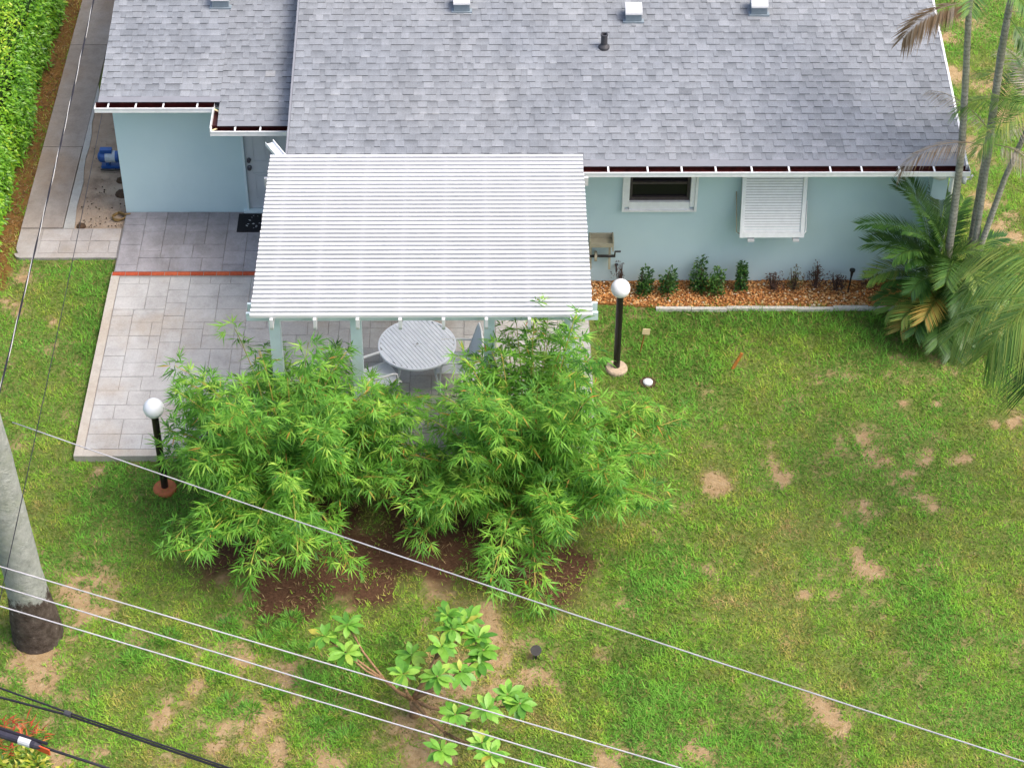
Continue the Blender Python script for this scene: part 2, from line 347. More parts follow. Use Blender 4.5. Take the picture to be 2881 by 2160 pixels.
LUSH = [(-6.12,26.21,.35),(-6.05,25.32,.35),(-6.01,24.64,.25),(-4.61,21.36,.5),(-5.24,21.58,.4),(3.29,25.28,.6),(4.42,25.36,.6),(5.54,25.36,.6),(6.36,25.27,.5),(2.71,24.85,.5),(2.95,24.43,.5),(.04,20.08,.3),(2.01,17.65,.6),(2.5,18.01,.6),(2.39,19.93,.5),(6.08,19.37,.4),(5.88,18.73,.4),(-2.58,19.04,.12),(-3.43,18.92,.2),(-2.93,18.6,.1),(-3.02,17.45,.15),(-3.44,18.05,.2),(-2.73,17.74,.15),(-2.5,18.47,.13),(-4.64,18.36,.2),(-1.78,18.04,.3),(-1.42,18.47,.3)]
def blobs(x, y, lst, k=1.5):
    wx = (fbm(x, y, 2.6, 5)-.5)*.55; wy = (fbm(x, y, 2.6, 9)-.5)*.55
    v = np.zeros_like(x)
    for a, b, r in lst:
        d2 = ((x+wx-a)**2+((y+wy-b)*.85)**2)/(r*r*(1.5 if k < 1 else 1.25))
        v = np.maximum(v, np.exp(-d2*k))
    return v
def cover(x, y):
    big = fbm(x, y, .45, 21); med = fbm(x, y, 1.5, 33); fine = fbm(x, y, 5, 44)
    wild = np.clip(.55+.5*np.clip((20-y)/4, 0, 1)*np.clip((1.5-x)/4, 0, 1), 0, 1)
    bare = np.clip(blobs(x, y, BARE)+.85*np.clip((med*.45+fine*.55-.572+.075*wild)*6, 0, 1)*wild, 0, 1)*np.clip(-.35+2.3*fbm(x, y, 7, 47), 0, 1)
    mulch = blobs(x, y, MULCH, .9)
    lush = np.clip(blobs(x, y, LUSH, .9)*.9+np.clip((fbm(x, y, .9, 61)-.5)*2.2, 0, .8), 0, 1)
    bare = bare*(1-.75*np.clip(blobs(x, y, LUSH), 0, 1))
    lit = np.clip(1-np.abs(x+7.86)/.40, 0, 1)*1.9*(y > 26)*np.clip(.35+1.1*fbm(x, y, 1.7, 71), 0, 1)
    lit = np.where((x < -8.0) & (y > 25.5), 1.0, np.clip(lit, 0, 1))
    return bare, mulch, lush, lit, big, med

def build_ground():
    X = np.arange(-12, 13.001, .1); Y = np.arange(10, 40.001, .1); nx, ny = len(X), len(Y)
    gx, gy = np.meshgrid(X, Y); x = gx.ravel(); y = gy.ravel()
    bare, mulch, lush, lit, big, med = cover(x, y)
    z = (fbm(x, y, 1.2, 3)-.5)*.02-.012
    V = np.stack([x, y, z], 1); i = np.arange(nx*ny).reshape(ny, nx)
    a, b, c, d = i[:-1, :-1].ravel(), i[:-1, 1:].ravel(), i[1:, 1:].ravel(), i[1:, :-1].ravel()
    T = np.concatenate([np.stack([a, b, c], 1), np.stack([a, c, d], 1)])
    # outer skirt reaching the horizon
    o = len(V); e = 500.
    V = np.concatenate([V, [(-12, 10, -.012), (13, 10, -.012), (13, 40, -.012), (-12, 40, -.012), (-e, -e, -.012), (e, -e, -.012), (e, e, -.012), (-e, e, -.012)]])
    T = np.concatenate([T, [(o+p, o+q, o+r) for p, q, r in ((4, 5, 1), (4, 1, 0), (5, 6, 2), (5, 2, 1), (6, 7, 3), (6, 3, 2), (7, 4, 0), (7, 0, 3))]])
    ext = lambda q, v: np.concatenate([q, np.full(8, v)])
    trimesh('ground', V, T, None, 'lawn_soil', kind='structure', pt={'bare': ext(bare, 0), 'mulch': ext(mulch, 0), 'lush': ext(lush, .4), 'litter': ext(lit, 0)})
build_ground()

NO_GRASS = [(-5.93, 1.75, 22.12, 26.3), (-5.95, -2.7, 26.2, 28.1), (-7.6, -5.9, 26.85, 40), (-7.0, 7.15, 27.5, 40), (-2.9, 7.15, 26.2, 40), (1.5, 6.6, 25.62, 26.3), (-10.5, -8.05, 25.5, 40)]
def build_grass():
    n = 780000
    x = RNG.uniform(-9.5, 11.2, n); y = 15.4+(37-15.4)*RNG.random(n)**1.25
    # inside the wedge the place is seen in, with a margin to each side
    keep = (np.abs(x-.3) < 7.6+(y-15.4)*.24)
    for a, b, c, d in NO_GRASS: keep &= ~((x > a) & (x < b) & (y > c) & (y < d))
    x, y = x[keep], y[keep]
    bare, mulch, lush, lit, big, med = cover(x, y)
    dens = np.clip(1.04-1.3*bare-1.05*mulch-.8*lit+.2*lush, .04, 1)
    dens *= np.clip(.55+.9*fbm(x, y, 6, 91), 0, 1)
    k = RNG.random(len(x)) < dens; x, y = x[k], y[k]; bare, mulch, lush, lit, big, med = (q[k] for q in (bare, mulch, lush, lit, big, med))
    n = len(x)
    hue = np.clip(.675+(big-.5)*.9+(med-.5)*1.2+(fbm(x, y, 4.2, 121)-.5)*.9+.36*lush-.45*bare-.35*lit-.25*mulch+.10*np.clip((y-22)/6, 0, 1)+RNG.normal(0, .10, n), 0, 1)
    hue = np.where(RNG.random(n) < .06, RNG.uniform(0, .2, n), hue)
    clump = np.clip(.5+(fbm(x, y, 5.5, 101)-.5)*1.7, 0, 1)
    L = RNG.uniform(.042, .092, n)*(.75+.5*lush)*(.6+.9*clump); az = RNG.uniform(0, 2*math.pi, n); tilt = RNG.uniform(.5, 1.35, n)
    d = np.stack([np.sin(tilt)*np.cos(az), np.sin(tilt)*np.sin(az), np.cos(tilt)], 1)
    sd = np.stack([-np.sin(az), np.cos(az), np.zeros(n)], 1); Wd = RNG.uniform(.005, .0095, n)[:, None]
    p = np.stack([x, y, np.full(n, -.008)], 1)
    V = np.stack([p-sd*Wd, p+sd*Wd, p+d*L[:, None]], 1).reshape(-1, 3)
    T = np.arange(n*3).reshape(-1, 3)
    tint = np.clip(RNG.normal(.5, .2, n)+(clump-.5)*.8+(fbm(x, y, 1.1, 111)-.5)*.5, 0, 1)
    trimesh('lawn_grass', V, T, np.repeat(tint, 3), 'grass_blade', pt={'hue': np.repeat(hue, 3)}, label='short patchy green and yellowing lawn grass around the patio and house', cat='grass', kind='stuff')
build_grass()

def build_litter():
    lb = LB()
    for (cx, cy, r), m in [(q, 24) for q in MULCH]+[((-7.85, 27+i*.5, .35), 70) for i in range(18)]+[((RNG.uniform(-5, 7), RNG.uniform(16, 25.4), .6), 4) for i in range(60)]:
        for i in range(m):
            a = RNG.uniform(0, 6.28); q = r*1.2*math.sqrt(RNG.random()); px, py = cx+q*math.cos(a), cy+q*math.sin(a)
            if -5.95 < px < 1.8 and 22.1 < py < 28: continue
            if -7.6 < px < -5.9 and py > 26.8: continue
            a = RNG.uniform(0, 6.28); lb.leaf((px, py, RNG.uniform(.004, .03)), (math.cos(a), math.sin(a), RNG.uniform(-.05, .15)), (0, 0, 1), RNG.uniform(.05, .15), RNG.uniform(.006, .016), 0, RNG.random()**1.6)
    lb.build('leaf_litter', 'straw', label='dry straw coloured leaf litter lying under the bamboo and along the hedge', cat='leaf litter', kind='stuff')
build_litter()

# ------------------------------------------------------------------ patio, walkway, beds
def ashlar(x0, x1, y0, y1, u, parent, mat, ztop, thick, seed, gap=.006):
    rnd = random.Random(seed); nx, ny = int(round((x1-x0)/u)), int(round((y1-y0)/u)); ux, uy = (x1-x0)/nx, (y1-y0)/ny
    occ = [[False]*nx for _ in range(ny)]; meshes = {}
    sizes = [(2, 2), (3, 2), (2, 2), (3, 2), (2, 1), (2, 3), (3, 2), (2, 2)]
    for j in range(ny):
        for i in range(nx):
            if occ[j][i]: continue
            for w_, h_ in rnd.sample(sizes, len(sizes))+[(2, 1), (1, 2), (1, 1)]:
                if i+w_ <= nx and j+h_ <= ny and not any(occ[b][a] for b in range(j, j+h_) for a in range(i, i+w_)): break
            for b in range(j, j+h_):
                for a in range(i, i+w_): occ[b][a] = True
            if (w_, h_) not in meshes:
                hx, hy, bv = w_*ux/2-gap/2, h_*uy/2-gap/2, .006
                vs = [(sx*hx, sy*hy, -thick) for sx, sy in ((-1, -1), (1, -1), (1, 1), (-1, 1))]+[(sx*hx, sy*hy, -bv*.6) for sx, sy in ((-1, -1), (1, -1), (1, 1), (-1, 1))]+[(sx*(hx-bv), sy*(hy-bv), 0) for sx, sy in ((-1, -1), (1, -1), (1, 1), (-1, 1))]
                me = bpy.data.meshes.new('stone'); me.from_pydata(vs, [], [(3, 2, 1, 0), (8, 9, 10, 11)]+[(r*4+k, r*4+(k+1) % 4, r*4+4+(k+1) % 4, r*4+4+k) for r in (0, 1) for k in range(4)])
                me.materials.append(MATS[mat]); meshes[(w_, h_)] = me
            o = bpy.data.objects.new('stone', meshes[(w_, h_)]); COL.objects.link(o); o.parent = parent
            o.location = (x0+(i+w_/2)*ux, y0+(j+h_/2)*uy, ztop+rnd.uniform(-.002, .002))
pat = MB().box(-5.922, 1.652, 22.128, 26.302, -.2, .088).build('patio', 'slab_joint', kind='structure')
MB().box(-5.93, -5.80, 22.12, 26.30, -.19, .102).build('border', 'patio_border', pat)
MB().box(-5.798, 1.66, 22.118, 22.26, -.19, .102).build('border', 'patio_border', pat)
ashlar(-5.79, 1.64, 22.27, 26.25, .16, pat, 'patio_stone', .102, .03, 3)
for i in range(15):
    x = -5.92+i*.208
    MB().box(x+.005, x+.203, 26.309, 26.395, -.1, .104).build('brick', 'brick_red', pat)
MB().box(-5.93, -2.8, 26.304, 26.40, -.15, .094).build('mortar_bed', 'mortar', pat)
up = MB().box(-5.90, -2.8, 26.402, 28.02, -.2, .088).build('upper_patio', 'slab_joint', kind='structure')
ashlar(-5.89, -2.82, 26.41, 27.99, .17, up, 'patio_dark', .102, .03, 5)

def rounded(x0, x1, y0, y1, r):
    return [(x0+r-r*math.cos(t), y0+r-r*math.sin(t)) for t in [i*math.pi/16 for i in range(9)]]+[(x1, y0), (x1, y1), (x0, y1)]
wk = MB().prism(rounded(-7.59, -5.915, 26.85, 27.64, .33), -.2, .024).build('walkway', 'walk_stone', kind='structure')
MB().box(-7.59, -6.915, 27.655, 29.95, -.2, .036).build('slab', 'walk_plain', wk)
MB().box(-7.59, -6.905, 29.965, 33.2, -.2, .036).build('slab', 'walk_plain', wk)
MB().box(-7.59, -6.905, 33.215, 40, -.2, .036).build('slab', 'walk_plain', wk)
st = [(-6.9, 27.645), (-6.72, 27.645)]+[(-6.735-.02*math.sin(i*1.7)-.012*i, 27.9+i*.35) for i in range(12)]+[(-6.9, 31.9)]
MB().prism(st, -.2, .03).build('slab', 'walk_smooth', wk)
ashlar(-7.22, -5.93, 26.98, 27.62, .16, wk, 'walk_stone', .037, .03, 9, .009)
MB().prism(rounded(-7.587, -5.917, 26.853, 26.975, .12), -.1, .036).build('border', 'walk_stone', wk)

def build_sand():
    nx, ny = 14, 90; xs = np.linspace(-6.86, -5.88, nx); ys = np.linspace(27.6, 36, ny); gx, gy = np.meshgrid(xs, ys)
    x, y = gx.ravel(), gy.ravel(); z = .004+(fbm(x, y, 3, 7)-.5)*.035
    V = np.stack([x, y, z], 1); i = np.arange(nx*ny).reshape(ny, nx)
    a, b, c, d = i[:-1, :-1].ravel(), i[:-1, 1:].ravel(), i[1:, 1:].ravel(), i[1:, :-1].ravel()
    trimesh('sand_bed', V, np.concatenate([np.stack([a, b, c], 1), np.stack([a, c, d], 1)]), None, 'sand', kind='structure')
build_sand()
OCT = [(1, 0, 0), (0, 1, 0), (-1, 0, 0), (0, -1, 0), (0, 0, 1), (0, 0, -1)]
OCF = [(0, 1, 4), (1, 2, 4), (2, 3, 4), (3, 0, 4), (1, 0, 5), (2, 1, 5), (3, 2, 5), (0, 3, 5)]
def pebbles(name, P, rad, tint, mat, **k):
    n = len(P); o = np.array(OCT, float)[None]*np.stack([rad*RNG.uniform(.7, 1.3, n), rad*RNG.uniform(.6, 1.1, n), rad*RNG.uniform(.45, .8, n)], 1)[:, None]
    o = o+RNG.normal(0, .16, o.shape)*rad[:, None, None]
    a = RNG.uniform(0, 6.28, n); ca, sa = np.cos(a)[:, None], np.sin(a)[:, None]
    o = np.stack([o[..., 0]*ca-o[..., 1]*sa, o[..., 0]*sa+o[..., 1]*ca, o[..., 2]], -1)
    V = (o+P[:, None]).reshape(-1, 3); T = (np.arange(n)[:, None, None]*6+np.array(OCF)[None]).reshape(-1, 3)
    trimesh(name, V, T, np.repeat(tint, 6), mat, **k)
def clods():
    n = 130; x = RNG.uniform(-6.7, -5.95, n); y = 27.68+RNG.random(n)**1.6*2.5
    pebbles('dirt_clods', np.stack([x, y, np.full(n, .022)], 1), RNG.uniform(.006, .018, n), RNG.random(n), 'dirt_clod', label='dark dirt crumbs scattered over the sand bed beside the side wall', cat='dirt', kind='stuff')
    m = MB(); 
    for cx, cy, r in ((-6.05, 28.62, .13), (-6.12, 29.0, .09), (-6.62, 27.72, .08)):
        m.lathe((cx, cy, .0), [(r, .006), (r*.9, .03), (r*.55, .055), (.01, .062)], 11)
    m.build('dirt_pile', 'dirt_clod', label='low dark brown heaps of dug soil on the sand bed', cat='dirt', kind='stuff')
clods()

def gravel():
    gb = MB().prism([(1.5, 25.70), (2.1, 25.66), (2.5, 25.60), (2.75, 25.565), (6.6, 25.56), (6.75, 25.75), (6.75, 26.26), (1.5, 26.26)], -.06, .012).build('gravel_bed', 'gravel_soil', kind='structure')
    n = 4600; x = RNG.uniform(1.5, 6.85, n); y = RNG.uniform(25.58, 26.24, n); k = y > np.interp(x, [1.5, 2.1, 2.75, 6.8], [25.72, 25.68, 25.58, 25.58]); x, y = x[k], y[k]; n = len(x)
    t = np.clip(RNG.normal(.5, .24, n)+(fbm(x, y, 1.3, 12)-.5)*.5, 0, 1)
    pebbles('gravel', np.stack([x, y, RNG.uniform(.012, .03, n)], 1), RNG.uniform(.012, .028, n), t, 'gravel', label='orange and cream river gravel filling the bed along the blue wall', cat='gravel', kind='stuff')
gravel()
ed = thing('garden_edging', (4.7, 25.53, 0), 'low white concrete edging between the orange gravel bed and the lawn', 'edging')
xe = [2.72+i*.56 for i in range(8)]
for i in range(7):
    yy = 25.53-.012*math.sin(i*2.1)
    MB().prism([(xe[i]+.004, yy-.03), (xe[i+1]-.004, yy-.034), (xe[i+1]-.004, yy+.03), (xe[i]+.004, yy+.03)], -.05, .045+.006*math.sin(i*3.)).build('edging_block', 'edging_white', ed)

# ------------------------------------------------------------------ house
house = thing('house', (2.2, 30, 0), 'single storey pale blue stucco house with grey shingle roof and white gutters', 'house')
SL = math.tan(R(9.6)); MZ0, MY0 = 2.65, 25.80; WZ0, WY0 = 2.55, 27.64
RIDGE = 32.5
mz = lambda y: MZ0+SL*(y-MY0)
wz = lambda y: WZ0+SL*(y-WY0)
def walls():
    m = MB(); T = .2                                   # front wall of the main block, pieced round the window opening
    wx0, wx1, wz0, wz1 = 2.27, 3.21, 1.60, 2.25
    y0, y1 = 26.25, 26.25+T
    m.box(-2.8, wx0, y0, y1, -.1, 2.62); m.box(wx1, 7.13, y0, y1, -.1, 2.62)
    m.box(wx0, wx1, y0, y1, -.1, wz0); m.box(wx0, wx1, y0, y1, wz1, 2.62)
    m.box(-2.8, -2.6, y1, 37, -.1, 2.62); m.box(6.93, 7.13, y1, 37, -.1, 2.62); m.box(-2.6, 6.93, 36.8, 37, -.1, 2.62)
    m.box(6.88, 7.115, 25.99, 26.249, -.1, 2.5)         # corner pilaster
    m.build('wall', 'stucco', house)
    MB().box(wx0-.3, wx1+.3, y1+.25, y1+.3, 1.2, 2.5).build('window_backing', 'dark_interior', house)
    m = MB()                                           # wing walls, pieced round the door opening
    m.box(-5.90, -3.90, 28.0, 28.2, -.1, 2.48); m.box(-3.90, -2.80, 28.0, 28.2, 2.22, 2.48); m.box(-2.94, -2.80, 28.0, 28.2, -.1, 2.22); m.box(-3.90, -2.94, 28.0, 28.2, -.1, .13)
    m.box(-5.90, -5.70, 28.2, 37, -.1, 2.48); m.box(-5.70, -2.8, 36.8, 37, -.1, 2.48)
    m.build('wall', 'stucco', house)
walls()
def slope_quad(x0, x1, ya, yb, zf, off, th):
    """slab lying on a roof plane"""
    return ([(x, y, zf(y)+off-d) for d in (th, 0) for y in (ya, yb) for x in (x0, x1)], [(0, 2, 3, 1), (4, 5, 7, 6), (0, 1, 5, 4), (2, 6, 7, 3), (0, 4, 6, 2), (1, 3, 7, 5)])
SH = []      # all shingles: (visible size, verts, tint, roof key)
def lay(x0, x1, ya, yb, zf, key, rnd):
    e = .1425; cs = math.cos(R(9.6)); y = ya; k = 0
    up = Vector((0, -math.sin(R(9.6)), math.cos(R(9.6))))
    while y < yb:
        y2 = min(y+(e+.035)*cs, yb+.01); x = x0-rnd.uniform(0, .12); proud = rnd.random() < .5
        while x < x1:
            wd = rnd.choice((.08, .10, .12, .14, .165, .20))*rnd.uniform(.85, 1.15)
            a, b = max(x, x0), min(x+wd, x1)
            if b-a > .012:
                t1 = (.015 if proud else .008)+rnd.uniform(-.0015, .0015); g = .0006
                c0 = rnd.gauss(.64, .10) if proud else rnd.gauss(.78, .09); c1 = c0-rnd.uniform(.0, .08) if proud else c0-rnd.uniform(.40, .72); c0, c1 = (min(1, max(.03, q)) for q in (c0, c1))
                tint = [.2, (c0, c0, c1, c1), 0., .3, .3, .3]  # butt face near black: dark cut edge, with the course shadow line painted in
                P = lambda px, py, h: tuple(Vector((px, py, zf(py)))+up*h)
                yl = y+rnd.uniform(-.003, .002)
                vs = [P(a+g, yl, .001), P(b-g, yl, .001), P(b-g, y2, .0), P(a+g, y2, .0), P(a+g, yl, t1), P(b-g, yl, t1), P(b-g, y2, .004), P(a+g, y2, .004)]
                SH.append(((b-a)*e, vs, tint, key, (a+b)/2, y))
            x += wd; proud = not proud if rnd.random() < .93 else proud
        y += e*cs; k += 1
rs = random.Random(5)
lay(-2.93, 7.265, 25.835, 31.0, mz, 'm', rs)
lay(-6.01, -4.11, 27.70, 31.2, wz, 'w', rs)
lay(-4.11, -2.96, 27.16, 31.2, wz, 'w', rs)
roof = MB().add(*slope_quad(-2.93, 7.27, 25.80, RIDGE, mz, -.003, .10)).build('roof', 'roof_underlay', house)
wroof = MB().add(*slope_quad(-6.01, -4.115, 27.64, RIDGE, wz, -.003, .10)).add(*slope_quad(-4.113, -2.80, 27.10, RIDGE, wz, -.003, .10)).build('roof', 'roof_underlay', house)
m = MB(); rz = mz(RIDGE)                                 # the far slopes, out of sight
m.add([(-2.93, RIDGE+.002, rz), (7.27, RIDGE+.002, rz), (7.27, 39.2, 2.6), (-2.93, 39.2, 2.6)], [(0, 1, 2, 3)])
m.add([(-6.01, RIDGE+.002, wz(RIDGE)), (-2.94, RIDGE+.002, wz(RIDGE)), (-2.94, 38, 2.5), (-6.01, 38, 2.5)], [(0, 1, 2, 3)])
m.build('rear_slope', 'roof_underlay', house)
SF = [(0, 3, 2, 1), (4, 5, 6, 7), (0, 1, 5, 4), (1, 2, 6, 5), (2, 3, 7, 6), (3, 0, 4, 7)]
# the nearest, largest tabs are objects of their own; the rest of the courses is one mesh per roof
order = sorted(range(len(SH)), key=lambda i: -(SH[i][0]*(1-(SH[i][5]-27)*.03) if not (-3.15 < SH[i][4] < 1.5 and SH[i][5] < 26.0 and SH[i][3] == 'm') and SH[i][5] < 29.3 else 0))
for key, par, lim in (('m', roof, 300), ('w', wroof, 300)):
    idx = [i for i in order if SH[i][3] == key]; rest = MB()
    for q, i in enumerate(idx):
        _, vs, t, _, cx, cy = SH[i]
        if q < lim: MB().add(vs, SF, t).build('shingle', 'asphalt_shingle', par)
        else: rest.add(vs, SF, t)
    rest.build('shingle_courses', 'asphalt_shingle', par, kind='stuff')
# rake trims and eave flashing
MB().add(*slope_quad(7.268, 7.30, 25.72, RIDGE, mz, .012, .14)).build('rake_trim', 'white_metal', house)
MB().add(*slope_quad(-2.965, -2.933, 25.80, RIDGE, mz, .012, .16)).build('rake_trim', 'drip_metal', house)
MB().add(*slope_quad(-2.93, 7.266, 25.70, 25.842, mz, .010, .006)).build('eave_flashing', 'drip_metal', house)
MB().add(*slope_quad(-6.01, -4.11, 27.575, 27.705, wz, .010, .006)).build('eave_flashing', 'drip_metal', house)
MB().add(*slope_quad(-4.108, -2.967, 27.045, 27.165, wz, .010, .006)).build('eave_flashing', 'drip_metal', house)
# soffits
MB().box(-2.92, 7.25, 25.78, 26.247, 2.50, 2.515).box(7.135, 7.25, 26.25, 36, 2.50, 2.515).box(-2.92, -2.803, 26.25, 28.0, 2.50, 2.515).build('soffit', 'soffit_paint', house)
MB().box(-6.0, -4.12, 27.63, 27.997, 2.40, 2.412).box(-4.118, -2.81, 27.10, 27.997, 2.345, 2.357).build('soffit', 'soffit_paint', house)
def gutter(x0, x1, yl, yb, zt, straps, endl=True):
    m = MB(); h = .085
    m.box(x0, x1, yl, yl+.012, zt-h, zt); m.box(x0, x1, yl-.010, yl-.0002, zt-.014, zt+.004); m.box(x0, x1, yl+.0125, yb-.0005, zt-h, zt-h+.006)
    if endl: m.box(x0-.005, x0-.0005, yl, yb, zt-h, zt)
    m.box(x1+.0005, x1+.005, yl, yb, zt-h, zt)
    g = m.build('gutter', 'white_metal', house)
    MB().box(x0, x1, yl+.0128, yb-.004, zt-h+.0065, zt-h+.012).box(x0, x1, yb-.003, yb+.012, zt-h, zt+.005).box(x0, x1, yl+.0125, yl+.0155, zt-h+.0125, zt-.004).build('gutter_lining', 'gutter_inside', g)
    for x in straps: MB().box(x-.013, x+.013, yl+.001, yb+.003, zt+.0055, zt+.013).build('gutter_strap', 'white_metal', g)
    return g
gm = gutter(-2.93, 7.31, 25.565, 25.745, 2.625, [1.88, 2.47, 2.98, 3.49, 4.03, 4.59, 5.21, 5.68, 6.25, 6.77, 7.17, -2.3, -1.6, -.9, -.2, .5, 1.2])
gutter(-6.06, -4.20, 27.475, 27.625, 2.50, [-5.85, -5.42, -4.99, -4.46])
gutter(-4.20, -2.97, 26.945, 27.10, 2.425, [-3.83, -3.44])
MB().box(-4.215, -4.203, 26.945, 27.48, 2.33, 2.49).build('gutter_return', 'white_metal', house)
MB().box(-4.2025, -4.12, 27.102, 27.62, 2.36, 2.385).box(-4.119, -4.112, 27.05, 27.62, 2.36, 2.46).build('gutter_lining', 'gutter_inside', house)
MB().bar((-4.20, 27.50, 2.46), (-4.11, 27.44, 2.46), .03, .01).bar((-4.20, 27.0, 2.40), (-4.12, 27.06, 2.40), .03, .01).build('mitre_strip', 'cream_plastic', house)
# channel spout behind the pergola, downspouts
m = MB(); a, b = Vector((-3.22, 26.20, 2.72)), Vector((-2.96, 25.80, 2.66))
m.bar(a, b, .13, .008); sd_ = (b-a).normalized().cross(Vector((0, 0, 1)))
m.bar(a+sd_*.066+Vector((0, 0, .02)), b+sd_*.066+Vector((0, 0, .02)), .008, .06); m.bar(a-sd_*.066+Vector((0, 0, .02)), b-sd_*.066+Vector((0, 0, .02)), .008, .06)
m.build('gutter_spout', 'white_metal', house)
MB().tube([(7.24, 25.62, 2.5), (7.26, 25.64, 2.38), (7.33, 25.85, 2.27), (7.20, 26.05, 2.3), (7.2, 26.1, 2.1), (7.2, 26.1, .2)], .035, 8).build('downspout', 'white_metal', house, smooth=True)
MB().tube([(7.36, 25.62, 2.52), (7.42, 25.9, 2.25)], .018, 6).tube([(7.05, 25.72, 2.42), (7.42, 25.9, 2.25)], .014, 6).build('gutter_brace', 'white_metal', house)
MB().tube([(6.86, 25.86, 2.47), (6.86, 25.86, 2.33), (6.95, 25.93, 2.25), (7.05, 25.97, 2.24)], .04, 9).build('downspout_elbow', 'soffit_paint', house, smooth=True)
MB().lathe((1.73, 26.0, 2.36), [(.05, 0), (.06, .03), (.06, .11), (.045, .14)], 12).build('eave_light', 'white_paint', house, smooth=True)
# roof vents and pipe
def vent(x0, x1, y, zf):
    v0 = zf(y); h = .17; d = .26
    f = MB().box(x0+.008, x1-.008, y, y+d, v0-.03, v0+h).box(x0-.03, x1+.03, y-.03, y+d+.05, v0-.02, v0+.026)
    p = f.build('roof_vent', 'vent_front', house)
    m = MB(); n = 8; vs = []
    for i in range(n+1):
        t = i/n*math.pi*.62; yy = y-.03+(1-math.cos(t))*.19; zz = v0+h-.01+math.sin(t)*.085
        vs += [(x0, yy, zz), (x1, yy, zz)]
    k = len(vs); vs += [(x, yy, v0+h-.012) for x, yy, z in vs]
    fs = [(2*i, 2*i+1, 2*i+3, 2*i+2) for i in range(n)]+[(2*i, 2*i+2, k+2*i+2, k+2*i) for i in range(n)]+[(2*i+1, k+2*i+1, k+2*i+3, 2*i+3) for i in range(n)]+[(k+2*i, k+2*i+2, k+2*i+3, k+2*i+1) for i in range(n)]+[(0, k, k+1, 1), (2*n, 2*n+1, k+2*n+1, k+2*n)]
    m.add(vs, fs).build('vent_hood', 'vent_hood', p)
vent(-4.41, -4.12, 29.75, wz)
for a, y in ((-.46, 29.12), (2.28, 28.88), (4.30, 29.04)): vent(a, a+.27, y, mz)
MB().lathe((1.92, 28.30, mz(28.3)), [(.095, -.03), (.09, .03), (.062, .06), (.052, .07), (.052, .22), (.060, .225), (.060, .25), (.04, .25), (.04, .2)], 14).build('vent_pipe', 'pipe_grey', house, smooth=False)
# window
wn = MB().box(2.20, 2.268, 26.19, 26.252, 1.52, 2.30).box(3.212, 3.28, 26.19, 26.252, 1.52, 2.30).box(2.27, 3.21, 26.205, 26.30, 1.465, 1.602).build('window', 'white_metal', house)
MB().box(2.16, 2.198, 26.17, 26.249, 1.44, 2.32).box(3.282, 3.32, 26.17, 26.249, 1.44, 2.32).box(2.199, 3.281, 26.18, 26.249, 1.43, 1.464).build('track', 'white_metal', wn)
MB().box(2.271, 2.315, 26.255, 26.33, 1.603, 2.24).box(3.165, 3.209, 26.255, 26.33, 1.603, 2.24).box(2.316, 3.164, 26.255, 26.33, 1.603, 1.66).box(2.316, 3.164, 26.262, 26.325, 1.905, 1.945).build('sash', 'window_metal', wn)
MB().box(2.316, 3.164, 26.30, 26.306, 1.661, 1.904).build('pane', 'window_glass', wn)
MB().box(2.316, 3.164, 26.31, 26.316, 1.946, 2.24).build('pane', 'window_glass', wn)
# bahama shutter
def shutter():
    xa, xb = 3.985, 4.985; T0, B0 = Vector((0, 26.20, 2.33)), Vector((0, 25.88, 1.165))
    P = lambda x, t, o=0: Vector((x, 0, 0))+T0*(1-t)+B0*t+Vector((0, -.964, .264))*o
    up = (0, -.964, .264)
    m = MB(); m.bar(P(xa+.03, 0), P(xa+.03, 1), .06, .045, up); m.bar(P(xb-.03, 0), P(xb-.03, 1), .06, .045, up)
    m.bar(P(xa+.061, .965), P(xb-.061, .965), .08, .045, up); m.bar(P(xa+.061, .02), P(xb-.061, .02), .06, .045, up)
    sh = m.build('shutter', 'white_metal', house)
    n = 24
    for i in range(n):
        t = .055+(i+.5)/n*.875; a = P(xa+.062, t); b = P(xb-.062, t)
        MB().bar(a, b, .036, .006, (0, -.92, .39)).build('slat', 'white_metal', sh)
    MB().bar(P(xa+.05, .06, -.03), P(xa+.05, .98, -.03), .01, .01).bar(P(xa+.062, .5, -.05), P(xb-.062, .5, -.05), .9, .004, up).build('shutter_back', 'dark_interior', sh)
    for x in (xa+.13, xb-.17): MB().box(x, x+.1, 25.84, 25.93, 1.10, 1.135).build('bracket', 'white_paint', sh)
    MB().tube([(xa-.06, 26.24, 1.78), (xa-.045, 25.93, 1.23), (xa-.002, 25.90, 1.22)], .009, 6).build('arm', 'beige_plastic', sh)
    MB().tube([(xb+.05, 26.24, 1.6), (xb+.03, 25.93, 1.23), (xb+.002, 25.90, 1.22)], .009, 6).build('arm', 'white_metal', sh)
shutter()
